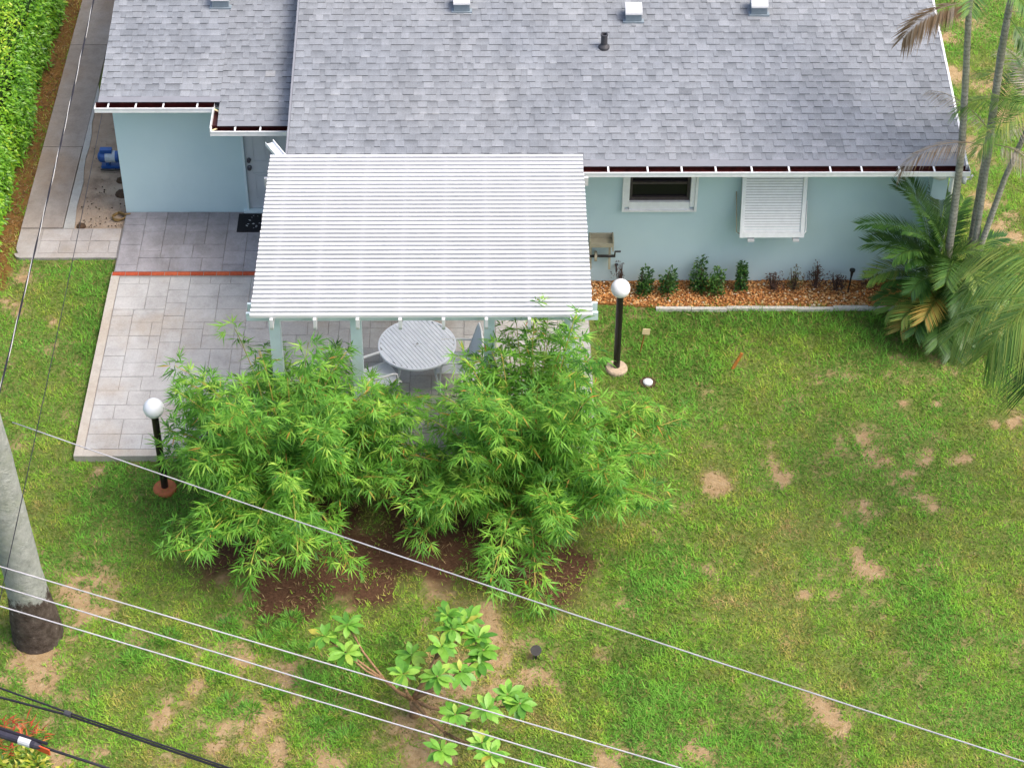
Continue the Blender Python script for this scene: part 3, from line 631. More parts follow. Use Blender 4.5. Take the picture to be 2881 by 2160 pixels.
# door
def door():
    d = MB().box(-3.86, -2.985, 28.045, 28.09, .145, 2.16).build('door', 'door_paint', house)
    MB().box(-3.899, -3.862, 27.985, 28.12, .131, 2.2).box(-2.983, -2.941, 27.985, 28.12, .131, 2.2).box(-3.861, -2.984, 27.985, 28.12, 2.165, 2.2).build('door_frame', 'pale_blue_paint', d)
    MB().box(-3.95, -2.90, 27.93, 28.044, .10, .140).build('threshold', 'pale_blue_paint', d)
    for a, b in ((-3.75, -3.47), (-3.37, -3.09)):
        for z0, z1 in ((.32, .86), (1.06, 1.72), (1.82, 2.06)):
            m = MB(); m.box(a, b, 28.034, 28.0445, z0, z0+.03).box(a, b, 28.034, 28.0445, z1-.03, z1).box(a, a+.03, 28.034, 28.0445, z0+.031, z1-.031).box(b-.03, b, 28.034, 28.0445, z0+.031, z1-.031).box(a+.06, b-.06, 28.036, 28.0445, z0+.06, z1-.06)
            m.build('panel', 'door_paint', d)
    for z, r in ((1.12, .034), (.97, .038)):
        MB().tube([(-3.80, 28.044, z), (-3.80, 28.02, z), (-3.80, 28.005, z), (-3.80, 27.98, z)], [r, r, r*.5, r*.9], 12).build('lock_knob', 'knob_metal', d)
door()
# things fixed to or lying by the walls
t = thing('hose_reel', (1.87, 26.2, .55), 'beige plastic wall mounted hose reel with an empty drum and crank', 'hose reel')
MB().box(1.69, 2.03, 26.02, 26.247, .86, .89).box(1.67, 1.689, 26.02, 26.247, .78, .99).box(2.031, 2.05, 26.02, 26.247, .78, .99).box(1.69, 2.03, 26.02, 26.035, .891, .93).box(1.69, 2.03, 26.225, 26.247, .891, .98).build('tray', 'beige_plastic', t)
for x in (1.70, 2.0): MB().bar((x, 26.20, .86), (x, 26.12, .36), .035, .05).bar((x, 26.245, .5), (x, 26.15, .5), .03, .03).build('side_arm', 'beige_plastic', t)
MB().tube([(1.69, 26.14, .60), (2.09, 26.14, .60)], .022, 8).build('axle', 'dark_plastic', t)
MB().tube([(1.76, 26.14, .60), (1.80, 26.14, .60)], .085, 12).build('drum', 'beige_plastic', t)
MB().bar((2.08, 26.14, .60), (2.08, 26.10, .72), .02, .02).tube([(2.08, 26.10, .72), (2.17, 26.10, .72)], .014, 6).build('crank', 'dark_plastic', t)
t = thing('hose_tap', (2.12, 26.24, .3), 'small grey metal garden tap low on the blue wall', 'tap')
MB().tube([(2.12, 26.248, .33), (2.12, 26.17, .33), (2.12, 26.14, .28)], .016, 8).build('spout', 'knob_metal', t)
MB().tube([(2.12, 26.20, .345), (2.12, 26.20, .38)], .01, 6).tube([(2.12, 26.20, .375), (2.12, 26.20, .385)], .03, 8).build('handle', 'knob_metal', t)
t = thing('doormat', (-3.6, 27.7, .102), 'black rubber doormat with pale printed marks in front of the door', 'doormat')
MB().box(-4.03, -3.2, 27.43, 27.92, .106, .118).build('base', 'mat_rubber', t)
m = MB(); rr = random.Random(8)
for i in range(34):
    a = rr.uniform(0, 6.28); x, y = rr.uniform(-3.95, -3.28), rr.uniform(27.49, 27.86); l = rr.uniform(.012, .03); dx, dy = l*math.cos(a), l*math.sin(a); nx, ny = -dy*.5, dx*.5
    m.add([(x-dx, y-dy, .1195), (x+nx, y+ny, .1195), (x+dx, y+dy, .1195), (x-nx, y-ny, .1195)], [(0, 3, 2, 1)])
m.build('print', 'mat_print', t)
def pump():
    t = thing('water_pump', (-6.2, 29.3, .05), 'blue electric water pump with grey label beside the side wall', 'pump')
    y = 29.42; z = .21
    MB().tube([(-6.55, y, z), (-6.53, y, z), (-6.50, y, z), (-6.20, y, z), (-6.19, y, z)], [.05, .085, .10, .10, .08], 14).build('motor', 'blue_paint', t, smooth=False)
    MB().tube([(-6.42, y, z), (-6.25, y, z)], .1025, 14).build('label_band', 'grey_label', t)
    MB().box(-6.50, -6.30, y-.05, y+.05, z+.095, z+.16).build('capacitor_box', 'blue_paint', t)
    MB().tube([(-6.19, y, z), (-6.12, y, z)], .06, 10).tube([(-6.12, y, z), (-6.03, y, z)], .12, 12).build('pump_head', 'blue_paint', t)
    MB().tube([(-6.07, y, z+.11), (-6.07, y, .50), (-5.99, y, .52)], .022, 8).tube([(-6.03, y-.02, z), (-5.95, y-.02, z), (-5.95, y-.02, .0)], .022, 8).build('pipe', 'white_metal', t)
    MB().box(-6.5, -6.05, y-.09, y+.09, .02, .06).box(-6.42, -6.36, y-.06, y+.06, .06, z-.06).box(-6.16, -6.08, y-.06, y+.06, .06, z-.06).build('base', 'blue_paint', t)
    MB().tube([(-6.5, y-.16, .05), (-6.3, y-.18, .05), (-6.0, y-.15, .06)], .015, 6).build('cable', 'dark_plastic', t)
pump()
m = MB(); pts = [(-6.02+(.10+.012*math.sin(i*.9))*math.cos(i*.42), 27.93+(.10+.008*math.cos(i*1.3))*math.sin(i*.42), .03+.0009*i) for i in range(50)]
m.tube(pts, .012, 6).tube([pts[-1], (-5.90, 27.90, .125), (-5.82, 27.92, .125)], .013, 6)
m.build('hose_coil', 'hose_rubber', None, 'small coil of brown hose on sand at the wall corner', 'hose')
MB().box(-5.96, -5.905, 29.62, 29.70, .02, 1.45).build('pipe_cover', 'pale_blue_paint', house)

# ------------------------------------------------------------------ pergola
def pergola():
    t = thing('pergola', (-.83, 24, .1), 'white slatted pergola over the patio with pale blue posts', 'pergola')
    zt, n, y0, y1 = 2.82, 39, 22.005, 25.765
    rr = random.Random(3)
    for i in range(n):
        y = y0+.026+(y1-y0-.052)*i/(n-1); j = rr.uniform(-.004, .004)
        MB().box(-3.17+j, 1.495+j, y-.026, y+.026, zt-.045, zt+rr.uniform(-.0015, .0015)).build('slat', 'slat_paint', t)
    for x in (-2.88, -2.29, -1.71, -1.13, -.54, .045, .63, 1.21):
        MB().add([(x+s*.022, y, z) for s in (-1, 1) for y, z in ((21.955, 2.7748), (21.955, 2.64), (21.975, 2.588), (25.72, 2.588), (25.72, 2.7748))],
                 [(0, 1, 2, 3, 4), (9, 8, 7, 6, 5)]+[(k, 5+k, 5+(k+1) % 5, (k+1) % 5) for k in range(5)]).build('rafter', 'white_paint', t)
    for y in (22.30, 22.505):
        MB().box(-3.26, 1.585, y-.02, y+.02, 2.495, 2.6245).build('beam', 'pale_blue_paint', t)
    for y in (25.45,): MB().box(-3.25, 1.575, y-.02, y+.02, 2.48, 2.6245).build('beam', 'white_paint', t)
    for x in (-2.89, -1.765, .085, 1.205):
        p = MB().box(x-.075, x+.075, 22.3205, 22.4845, .10, 2.60).build('post', 'pale_blue_paint', t)
        MB().box(x-.09, x+.09, 22.305, 22.499, .10, .16).build('post_base', 'pale_blue_paint', p)
    for x in (-2.89, 1.205): MB().box(x-.06, x+.06, 25.475, 25.59, .10, 2.62).build('post', 'pale_blue_paint', t)
pergola()

# ------------------------------------------------------------------ patio furniture
def table():
    cx, cy, z, r = -.985, 23.85, .74, .585
    t = thing('patio_table', (cx, cy, .104), 'round white slatted metal patio table with umbrella hole under the pergola', 'table')
    m = MB(); n = 48
    vs = []
    for rr, zz in ((r-.03, z), (r-.005, z), (r, z-.008), (r, z-.03), (r-.03, z-.03)): vs += [(cx+rr*math.cos(2*math.pi*k/n), cy+rr*math.sin(2*math.pi*k/n), zz) for k in range(n)]
    m.add(vs, [(i*n+k, i*n+(k+1) % n, ((i+1) % 5)*n+(k+1) % n, ((i+1) % 5)*n+k) for i in range(5) for k in range(n)]); m.build('rim', 'table_metal', t)
    dv = Vector((.53, -.85, 0)).normalized(); pv = Vector((.85, .53, 0)).normalized(); N = 20; p = 2*(r-.03)/N; ri = r-.012
    for i in range(N):
        o = -(r-.03)+p*(i+.5); a = o-p/2+.0042; b = o+p/2-.0042; am = max(abs(a), abs(b)); h = math.sqrt(max(ri*ri-am*am, .001))
        spans = [(-h, h)] if am > .045+p*.6 else [(-h, -.04), (.04, h)]
        m = MB()
        for s0, s1 in spans:
            C = Vector((cx, cy, 0))
            q = [C+pv*a+dv*s0, C+pv*b+dv*s0, C+pv*b+dv*s1, C+pv*a+dv*s1]
            m.add([(v.x, v.y, zz) for zz in (z-.014, z-.001) for v in q], [(3, 2, 1, 0), (4, 5, 6, 7), (0, 1, 5, 4), (1, 2, 6, 5), (2, 3, 7, 6), (3, 0, 4, 7)])
        m.build('slat', 'table_metal', t)
    m = MB(); vs = []
    for rr, zz in ((.024, z+.003), (.052, z+.003), (.052, z-.012), (.024, z-.012)): vs += [(cx+rr*math.cos(2*math.pi*k/16), cy+rr*math.sin(2*math.pi*k/16), zz) for k in range(16)]
    m.add(vs, [(i*16+k, i*16+(k+1) % 16, ((i+1) % 4)*16+(k+1) % 16, ((i+1) % 4)*16+k) for i in range(4) for k in range(16)]).build('umbrella_ring', 'table_metal', t)
    for k in range(4):
        a = math.pi/4+k*math.pi/2; c_, s_ = math.cos(a), math.sin(a)
        MB().tube([(cx+.50*c_, cy+.50*s_, z-.03), (cx+.36*c_, cy+.36*s_, .45), (cx+.48*c_, cy+.48*s_, .105)], .017, 8).build('leg', 'table_metal', t)
table()
def chair(px, py, rz, label):
    t = thing('patio_chair', (px, py, .104), label, 'chair', 'patio chairs at the table')
    ca, sa = math.cos(rz), math.sin(rz)
    G = lambda x, y, z: (px+x*ca-y*sa, py+x*sa+y*ca, z+.104)         # x forward
    prof = [(.30, .40), (.27, .43), (.0, .395), (-.17, .385), (-.24, .44), (-.31, .66), (-.37, .86), (-.40, .93)]
    w_ = .235; m = MB(); vs = [G(x, s*w_, z) for x, z in prof for s in (-1, 1)]; k = len(prof)
    vs += [G(x-.004, s*w_, z-.008) for x, z in prof for s in (-1, 1)]; o = 2*k
    fs = [(2*i, 2*i+1, 2*i+3, 2*i+2) for i in range(k-1)]+[(o+2*i, o+2*i+2, o+2*i+3, o+2*i+1) for i in range(k-1)]
    m.add(vs, fs).build('sling', 'sling_fabric', t, smooth=True)
    for s in (-1, 1):
        MB().tube([G(x, s*(w_+.012), z) for x, z in prof], .013, 7).build('side_rail', 'chair_frame', t, smooth=True)
        MB().tube([G(.26, s*.26, .0), G(.24, s*.265, .3), G(.22, s*.27, .60), G(.16, s*.27, .625), G(-.14, s*.268, .615), G(-.30, s*.255, .60)], [.013, .013, .016, .02, .02, .014], 7).build('armrest', 'chair_frame', t, smooth=True)
        MB().tube([G(-.32, s*.25, .0), G(-.22, s*.25, .36), G(-.18, s*.25, .40)], .013, 7).build('leg', 'chair_frame', t)
    MB().tube([G(-.40, -w_, .93), G(-.41, 0, .955), G(-.40, w_, .93)], .014, 7).build('top_rail', 'chair_frame', t)
chair(-.43, 23.70, math.pi+.10, 'white framed grey sling patio chair between the table and third pergola post')
chair(-1.58, 23.36, .42, 'white framed sling patio chair half hidden by bamboo beside the second pergola post')

# ------------------------------------------------------------------ lamps and small yard things
def lamp(x, y, base, label, zg):
    t = thing('lamp_post', (x, y, 0), label, 'lamp post', 'globe lamp posts in the yard')
    MB().lathe((x, y, -.03), [(.17, 0), (.17, .06), (.155, .085), (.05, .09)], 18).build('footing', base, t)
    MB().lathe((x, y, 0), [(.052, .05), (.052, zg-.135), (.075, zg-.13), (.075, zg-.10)], 14).build('pole', 'black_metal', t, smooth=False)
    r = .145; pr = [(max(r*math.sin(math.pi*i/14), .004), zg-r*math.cos(math.pi*i/14)) for i in range(15)]
    MB().lathe((x, y, 0), pr, 24).build('globe', 'globe_white', t, smooth=True)
lamp(-4.55, 21.53, 'terracotta', 'white globe lamp on black post with orange clay footing beside the bamboo', 1.56)
lamp(2.03, 24.11, 'base_concrete', 'white globe lamp on black post with concrete footing on open lawn', 1.58)
t = thing('marker_sign', (2.41, 24.51, 0), 'small cream square marker on a leaning rusty wire stake in the lawn', 'marker')
MB().tube([(2.41, 24.51, -.05), (2.47, 24.52, .38)], .009, 6).build('stake', 'rust', t)
MB().bar((2.43, 24.49, .43), (2.545, 24.49, .42), .008, .11, (0, 0, 1)).build('plate', 'cream_plastic', t)
MB().bar((3.79, 24.12, -.05), (3.93, 24.15, .28), .045, .022, (0, 1, 0)).build('wooden_stake', 'stake_wood', None, 'leaning orange brown wooden stake standing alone in the lawn', 'stake')
t = thing('sprinkler_cap', (2.49, 23.8, 0), 'small round white irrigation cap in a dirt ring near the lamp post', 'sprinkler')
MB().lathe((2.49, 23.8, -.02), [(.13, 0), (.125, .032), (.06, .036)], 14).build('dirt_ring', 'dirt_clod', t)
MB().lathe((2.49, 23.78, -.01), [(.075, 0), (.075, .05), (.055, .066), (.02, .07)], 14).build('cap', 'white_paint', t)
t = thing('ground_spotlight', (.68, 18.31, 0), 'small black cylindrical spotlight tilted up in the lawn', 'spotlight')
MB().tube([(.68, 18.33, -.05), (.68, 18.33, .08)], .02, 6).build('spike', 'dark_plastic', t)
MB().tube([(.68, 18.37, .07), (.68, 18.31, .17)], [.05, .075], 12).build('head', 'dark_plastic', t)
t = thing('path_light', (5.83, 25.92, 0), 'thin black stake path light standing in the orange gravel', 'path light')
MB().tube([(5.80, 25.92, -.05), (5.825, 25.92, .36)], .014, 7).build('stake', 'black_metal', t)
MB().tube([(5.825, 25.92, .36), (5.827, 25.92, .46), (5.828, 25.92, .463), (5.828, 25.92, .49)], [.018, .028, .045, .045], 10).build('head', 'black_metal', t)

# ------------------------------------------------------------------ cables
def cable(name, pts, r, mat, label, cat='cable', group=None, sag=.0, n=24, ends=(0, 0)):
    a, b = Vector(pts[0]), Vector(pts[-1]); d = b-a; a = a-d*ends[0]; b = b+d*ends[1]
    P = [a.lerp(b, i/n)-Vector((0, 0, sag*4*(i/n)*(1-i/n))) for i in range(n+1)]
    return MB().tube(P, r, 7).build(name, mat, None, label, cat, group, smooth=True)
G3 = 'parallel grey overhead wires'; L3 = 'thin grey overhead wire, one of three parallel strands above the small leafy tree'
cable('overhead_wire', [(-3.8, 11.46, 9), (1.44, 9.43, 9)], .0055, 'wire_grey', L3, 'wire', G3, .02, ends=(1, 1))
cable('overhead_wire', [(-3.77, 11.25, 9), (.84, 9.43, 9)], .0055, 'wire_grey', L3, 'wire', G3, .02, ends=(1, 1))
cable('overhead_wire', [(-3.73, 11.04, 9), (.48, 9.43, 9)], .0055, 'wire_grey', L3, 'wire', G3, .02, ends=(1, 1))
cable('overhead_wire', [(-5.72, 18.86, 3.75), (4.87, 11.92, 6)], .0075, 'wire_grey', 'single grey overhead wire crossing in front of both bamboo clumps', 'wire', None, .12, ends=(0, .4))
t = thing('twin_cable', (-4.33, 12.31, 6.5), 'pair of black overhead cables lashed together above the lawn', 'cable')
MB().tube([(-6.5, 13.25, 6.5), (-4.33, 12.33, 6.5), (-3.7, 12.06, 6.49), (-2.19, 11.43, 6.48), (0, 10.5, 6.48)], .009, 7).build('strand', 'wire_black', t, smooth=True)
MB().tube([(-6.5, 13.1, 6.44), (-4.33, 12.26, 6.46), (-3.7, 12.05, 6.463), (-2.19, 11.42, 6.455), (0, 10.49, 6.455)], .011, 7).build('strand', 'wire_black', t, smooth=True)
MB().tube([(-3.72, 12.06, 6.485), (-3.66, 12.035, 6.48)], .027, 9).build('clamp', 'pipe_grey', t)
t = thing('splice_cable', (-4.25, 11.82, 6.5), 'black overhead cable with a thick splice case, white label and orange tag', 'cable')
def at(k): return Vector((-4.25, 11.82, 6.5)).lerp(Vector((-3.26, 11.43, 6.5)), k)
MB().tube([at(-2), at(2.5)], .013, 8).build('cable', 'wire_black', t, smooth=True)
MB().tube([at(-.8), at(-.75), at(.34), at(.39)], [.02, .042, .042, .022], 12).build('splice_case', 'splice_plastic', t)
MB().tube([at(-.8)+Vector((0, .02, .055)), at(.45)+Vector((0, .02, .04))], .014, 7).build('strand', 'wire_black', t)
MB().tube([at(.19), at(.30)], .0435, 12).build('label_sleeve', 'white_paint', t)
MB().bar(at(.33)+Vector((0, -.01, -.01)), at(.47)+Vector((.0, -.02, -.02)), .012, .07).build('tag', 'orange_tag', t)
def twisted(a, b, name, label):
    t = thing(name, a, label, 'cable'); a, b = Vector(a), Vector(b); d = (b-a).normalized(); s = d.cross(Vector((0, 0, 1))).normalized(); u = s.cross(d); L = (b-a).length; n = int(L/.09)
    for ph, mt, r in ((0, 'wire_black', .006), (2.1, 'wire_bare', .0045), (4.2, 'wire_black', .005)):
        P = [a.lerp(b, i/n)-Vector((0, 0, .25*4*(i/n)*(1-i/n)))+(s*math.cos(ph+i*.55)+u*math.sin(ph+i*.55))*.006 for i in range(n+1)]
        MB().tube(P, r, 5).build('strand', mt, t, smooth=True)
twisted((-4.93, 26.5, 7.25), (-4.62, 10.5, 7.75), 'service_drop_cable', 'twisted black and bare service cable running high above the walkway')
cable('phone_wire', [(-5.99, 27.9, 2.30), (-4.7, 14.43, 6)], .005, 'wire_black', 'very thin black wire rising from the side wall past the tall palm trunk', 'wire', None, .10, ends=(0, .3))

# ------------------------------------------------------------------ bamboo
def bamboo(cx, cy, label, seed, n_culm, span, bias):
    rg = random.Random(seed); t = thing('bamboo_clump', (cx, cy, 0), label, 'bamboo', 'ornamental bamboo clumps before the patio')
    lb = LB(); X = Vector((0, 0, 1))
    for c in range(n_culm):
        az = 2*math.pi*c/n_culm*1.0+rg.uniform(-.35, .35); q = .38*math.sqrt(rg.random())
        p = Vector((cx+q*math.cos(az), cy+q*math.sin(az), -.03)); out = Vector((math.cos(az), math.sin(az), 0))
        inner = rg.random() < .38
        bk = 1-.16*max(0, math.sin(az)); L = (rg.uniform(2.1, 3.0)*(1.16 if rg.random() < .2 else .93) if inner else rg.uniform(1.75, 2.5))*span(az)*bk
        tilt = rg.uniform(.03, .25) if inner else rg.uniform(.22, .95); lf = abs(math.cos(az)); bend = rg.uniform(.15, .8) if inner else rg.uniform(.8, 1.85)*(1-.55*lf)
        if not inner: L *= 1-.10*lf
        N = 14; pts = [p.copy()]; dirs = []
        for i in range(N):
            s = (i+1)/N; th = tilt+bend*s**1.8
            d = out*math.sin(th)+X*math.cos(th); d = (d+Vector((rg.uniform(-.05, .05), rg.uniform(-.05, .05), 0))).normalized()
            p = p+d*L/N
            if p.z < .22: p.z = .22
            pts.append(p.copy()); dirs.append(d)
        if bias(pts[-1]) or bias(pts[9]): continue
        MB().tube(pts, [.016*(1-.7*i/N) for i in range(N+1)], 5, rg.uniform(.3, 1)).build('culm', 'bamboo_cane', t)
        nodes = int(L/.085)
        for j in range(nodes):
            if inner and rg.random() < .35: continue
            s = .20+.80*(j+rg.random())/nodes; k = min(s*N, N-1e-3); i = int(k); b = pts[i].lerp(pts[i+1], k-i); d = dirs[i]
            for tw in range(3 if s > .45 else 2):
                rv = Vector((rg.gauss(0, 1), rg.gauss(0, 1), rg.gauss(0, .7))).normalized()
                td = (d*.5+out*.25+rv*1.0+Vector((0, 0, .10))).normalized(); tl = rg.uniform(.08, .42)*(1.15-.45*s)
                e = b+td*tl-Vector((0, 0, tl*tl*.45))
                if e.z < .08: e.z = .08
                nl = rg.randint(5, 10); fd = (td+Vector((0, 0, -.30))).normalized(); shade = min(1, max(0, rg.gauss(.48, .22)))
                # twig
                lb.leaf(b, e-b, (.3, .2, 1), (e-b).length, .007, 0, .9)
                s1 = fd.cross(Vector((.2, .1, 1))).normalized()
                for m in range(nl):
                    a = (m/(nl-1)-.5)*2.5+rg.uniform(-.2, .2)
                    ld = (fd*math.cos(a)+s1*math.sin(a)+Vector((0, 0, rg.uniform(-.30, .22)))).normalized()
                    tt = shade+rg.uniform(-.12, .12); tt = min(.92, max(0, tt))
                    if rg.random() < .022: tt = rg.uniform(.94, 1)
                    lb.leaf(e-fd*rg.uniform(0, .06), ld, (rg.gauss(0, .35), rg.gauss(0, .35), 1), rg.uniform(.11, .24), rg.uniform(.015, .027), rg.uniform(.05, .3), tt)
    lb.build('foliage', 'bamboo_leaf', t, kind='stuff', mid=.35)
bamboo(-2.68, 21.32, 'dense bright green bamboo clump beside the lamp with the clay footing', 21, 84, lambda a: 1+.0*max(0, -math.cos(a))+.06*max(0, -math.sin(a)), lambda p: p.x < -4.2 and p.y > 21.1)
bamboo(.62, 21.32, 'bright green bamboo clump in front of the right end of the pergola', 22, 80, lambda a: 1+.02*max(0, math.cos(a))+.04*max(0, -math.sin(a)), lambda p: p.x > 1.55 and p.z+(p.y-21)*.85 > 2.1)

# ------------------------------------------------------------------ small leafy tree
ROS = [(-.46,17.87,1.35),(-.40,17.68,1.30),(-.27,17.85,1.20),(-.53,17.44,1.25),(-.07,17.68,1.15),(-.01,17.55,1.05),(-.06,17.41,1.0),(-.30,17.11,1.15),(-.58,16.99,1.2),(-1.0,17.13,1.1),(-.92,17.65,.85),(-1.74,18.08,.95),(-2.04,17.93,.9),(-1.75,17.61,.95),(.29,17.04,.8),(.44,16.89,.8),(.03,16.71,.9),(-.36,16.68,.85),(-.53,16.21,.75),(-.03,16.36,.7),(.08,16.13,.75),(-.18,18.03,1.1)]
def leafy_tree():
    rg = random.Random(4); base = Vector((-.90, 17.38, 0))
    t = thing('young_tree', base, 'young tree with rosettes of broad bright green leaves on bare branches', 'tree')
    MB().tube([base-Vector((0, 0, .06)), base+Vector((.01, 0, .12)), base+Vector((-.02, .02, .30))], [.075, .062, .05], 10).build('trunk', 'tree_bark', t, smooth=True)
    fork = base+Vector((-.02, .02, .28))
    hubs = {'a': (fork, Vector((-.62, 17.58, .85)), (0, 1, 2, 3, 21)), 'b': (fork, Vector((-.35, 17.40, .75)), (4, 5, 6, 7, 8)), 'c': (fork, Vector((-1.25, 17.42, .62)), (11, 12, 13)), 'd': (fork, Vector((-1.0, 17.3, .6)), (9, 10)), 'e': (fork, Vector((-.45, 17.1, .40)), (14, 15, 16, 17)), 'f': (fork, Vector((-.5, 16.8, .36)), (18, 19, 20))}
    for k, (f, h, ids) in hubs.items():
        mid = f.lerp(h, .5)+Vector((0, 0, -.04)); MB().tube([f, mid, h], [.034, .026, .02], 7).build('branch', 'tree_bark', t, smooth=True)
        for i in ids:
            e = Vector(ROS[i]); mid = h.lerp(e, .55)+Vector((rg.uniform(-.05, .05), rg.uniform(-.05, .05), -.07))
            MB().tube([h, mid, e-Vector((0, 0, .02))], [.018, .014, .012], 6).build('branch', 'tree_bark', t, smooth=True)
    LM = []
    for v in range(4):
        me = bpy.data.meshes.new('leaf'); ns = 6; vs = []; fs = []; cu = (.05, .12, .2, .02)[v]
        wp = [.012, .055, .085, .10, .095, .06, .004]
        for i in range(ns+1):
            s = i/ns; w_ = wp[i]*1.05; z = .05*math.sin(s*2.2)-cu*s*s*.6
            vs += [(s, -w_*2.2, z+w_*.35), (s, 0, z), (s, w_*2.2, z+w_*.35)]
        for i in range(ns): fs += [(3*i, 3*i+3, 3*i+4, 3*i+1), (3*i+1, 3*i+4, 3*i+5, 3*i+2)]
        me.from_pydata(vs, [], fs); me.polygons.foreach_set('use_smooth', [True]*len(fs)); me.materials.append(MATS['tree_leaf']); LM.append(me)
    for i, c in enumerate(ROS):
        nl = rg.randint(12, 15); a0 = rg.uniform(0, 6.28)
        for k in range(nl):
            az = a0+k*2.4; el = (.95-.1*k) if k < 3 else rg.uniform(-.55, .42)
            L = rg.uniform(.17, .245)*(.7 if k < 3 else 1)
            o = bpy.data.objects.new('leaf', LM[rg.randrange(4)]); COL.objects.link(o); o.parent = t
            o.location = Vector(c)-base+Vector((math.cos(az), math.sin(az), 0))*.014
            o.rotation_euler = (rg.uniform(-.3, .3), -el, az); o.scale = (L, L*.95, L)
leafy_tree()

# ------------------------------------------------------------------ palms
def frond(parent, b, az, el, L, droop, ll, mat, seed, n=46, tint=(.2, .7), V=.35, lw=.03, name='frond', ldroop=.25, rmat=None, twist=0.):
    rg = random.Random(seed); N = 16; pts = []; p = Vector(b); th = el
    for i in range(N+1):
        pts.append(p.copy()); d = Vector((math.cos(az)*math.cos(th), math.sin(az)*math.cos(th), math.sin(th))); p = p+d*L/N; th -= droop/N*(.4+1.2*i/N)
    lb = LB(); m = MB()
    for j in range(n):
        s = .14+.86*j/(n-1); k = min(s*N, N-1e-3); i = int(k); q = pts[i].lerp(pts[i+1], k-i); d = (pts[i+1]-pts[i]).normalized()
        sd = d.cross(Vector((0, 0, 1)))
        sd = sd.normalized() if sd.length > .05 else Vector((-math.sin(az), math.cos(az), 0)); up = sd.cross(d)
        if twist: sd, up = sd*math.cos(twist)+up*math.sin(twist), up*math.cos(twist)-sd*math.sin(twist)
        env = math.sin(math.pi*(.14+.74*s))**.65
        for sg in (-1, 1):
            dd = (sd*sg*(1-.30*s)+d*(.5+.32*s)+up*(V+rg.uniform(-.06, .06))).normalized()
            tt = min(1, max(0, rg.uniform(*tint)))
            lb.leaf(q, dd, up, ll*env*rg.uniform(.88, 1.08), lw*rg.uniform(.8, 1.15), ldroop*rg.uniform(.6, 1.4), tt)
    f = lb.build(name, mat, parent, mid=.35, fold=.12)
    m.tube(pts, [.010*(1-.85*i/N) for i in range(N+1)], 5, .55).build('rachis', rmat or mat, f)
    return f
def trunk(parent, pts, radii, mat, n=12, rings=8, wob=1.):
    P = []; Rr = []
    for i in range(len(pts)-1):
        for k in range(rings):
            s = k/rings; P.append(Vector(pts[i]).lerp(Vector(pts[i+1]), s)); Rr.append(radii[i]*(1-s)+radii[i+1]*s)
    P.append(Vector(pts[-1])); Rr.append(radii[-1])
    Rr = [r*(1+wob*(.035*math.sin(i*2.4)+.02*math.sin(i*5.1))) for i, r in enumerate(Rr)]
    return MB().tube(P, Rr, n).build('trunk', mat, parent, smooth=True)
# tall royal palm whose grey trunk stands at the lawn's edge
rp = thing('royal_palm', (-5.93, 18.78, 0), 'tall palm with thick smooth grey trunk and swollen brown base on the lawn', 'palm tree')
trunk(rp, [(-5.93, 18.78, -.1), (-5.93, 18.78, .05), (-5.935, 18.78, .35), (-5.945, 18.78, .75), (-5.96, 18.78, 1.2), (-6.04, 18.78, 3.2), (-6.18, 18.78, 6.2), (-6.3, 18.78, 13.0)], [.345, .335, .315, .27, .245, .25, .21, .14], 'royal_bark', 28, 7, .25)
for i in range(11): frond(rp, (-6.3, 18.78, 13.0), i*.571+.2, .9-(i % 3)*.35, 2.8, 1.6, .62, 'palm_leaf', 700+i, 34, (.25, .65))
# slender palms at the house corner
def slim(pts, radii, label, name='slender_palm'):
    t = thing(name, Vector((pts[0][0], pts[0][1], 0)), label, 'palm tree', 'slender palms at the house corner'); trunk(t, pts, [r*.8 for r in radii], 'palm_bark', 12, 14); return t
pa = slim([(7.22, 25.52, -.1), (7.17, 25.55, 1.76), (7.12, 25.58, 3.0), (6.98, 25.6, 4.4), (6.87, 25.6, 5.4), (6.85, 25.6, 6.0)], [.085, .075, .068, .062, .055, .05], 'slender ringed palm trunk standing in front of the gutter with a hanging brown frond')
frond(pa, (6.87, 25.55, 5.55), math.pi+.35, .15, 1.15, 1.35, .42, 'dead_frond', 31, 44, (.15, .6), .0, .03, ldroop=.55)
frond(pa, (6.87, 25.55, 5.9), math.pi*.75, .5, 1.3, 1.2, .4, 'palm_leaf', 32, 40, (.2, .6))
for i in range(5): frond(pa, (6.85, 25.6, 6.0), 1.2-i*.75, .6-(i % 2)*.3, 1.5, 1.3, .42, 'palm_leaf', 40+i, 40, (.2, .7))
pb = slim([(7.62, 25.75, -.1), (7.59, 25.8, 1.54), (7.56, 25.8, 3.2), (7.5, 25.8, 4.6), (7.49, 25.8, 5.6)], [.09, .08, .075, .07, .06], 'slender ringed palm trunk leaning over the side lawn beside the dead fronds')
frond(pb, (7.50, 25.72, 5.3), .3, -.2, 1.2, 1.2, .4, 'dead_frond', 51, 40, (.2, .8), ldroop=.6)
frond(pb, (7.50, 25.7, 5.2), -.9, -.5, 1.0, .9, .35, 'palm_leaf', 52, 40, (.15, .6), ldroop=.5)
for i in range(4): frond(pb, (7.49, 25.8, 5.6), 2.2-i*1.1, .6, 1.5, 1.4, .4, 'palm_leaf', 60+i, 40, (.2, .7))
pc = slim([(7.58, 25.45, -.1), (7.55, 25.48, 1.6), (7.52, 25.5, 2.7), (7.52, 25.5, 3.35)], [.07, .06, .052, .045], 'short slender palm with grey dead fronds drooping over the roof corner')
frond(pc, (7.50, 25.47, 3.15), math.pi+.12, .35, 1.55, 1.75, .30, 'dead_frond', 71, 50, (.35, .9), .1, .016, ldroop=.7)
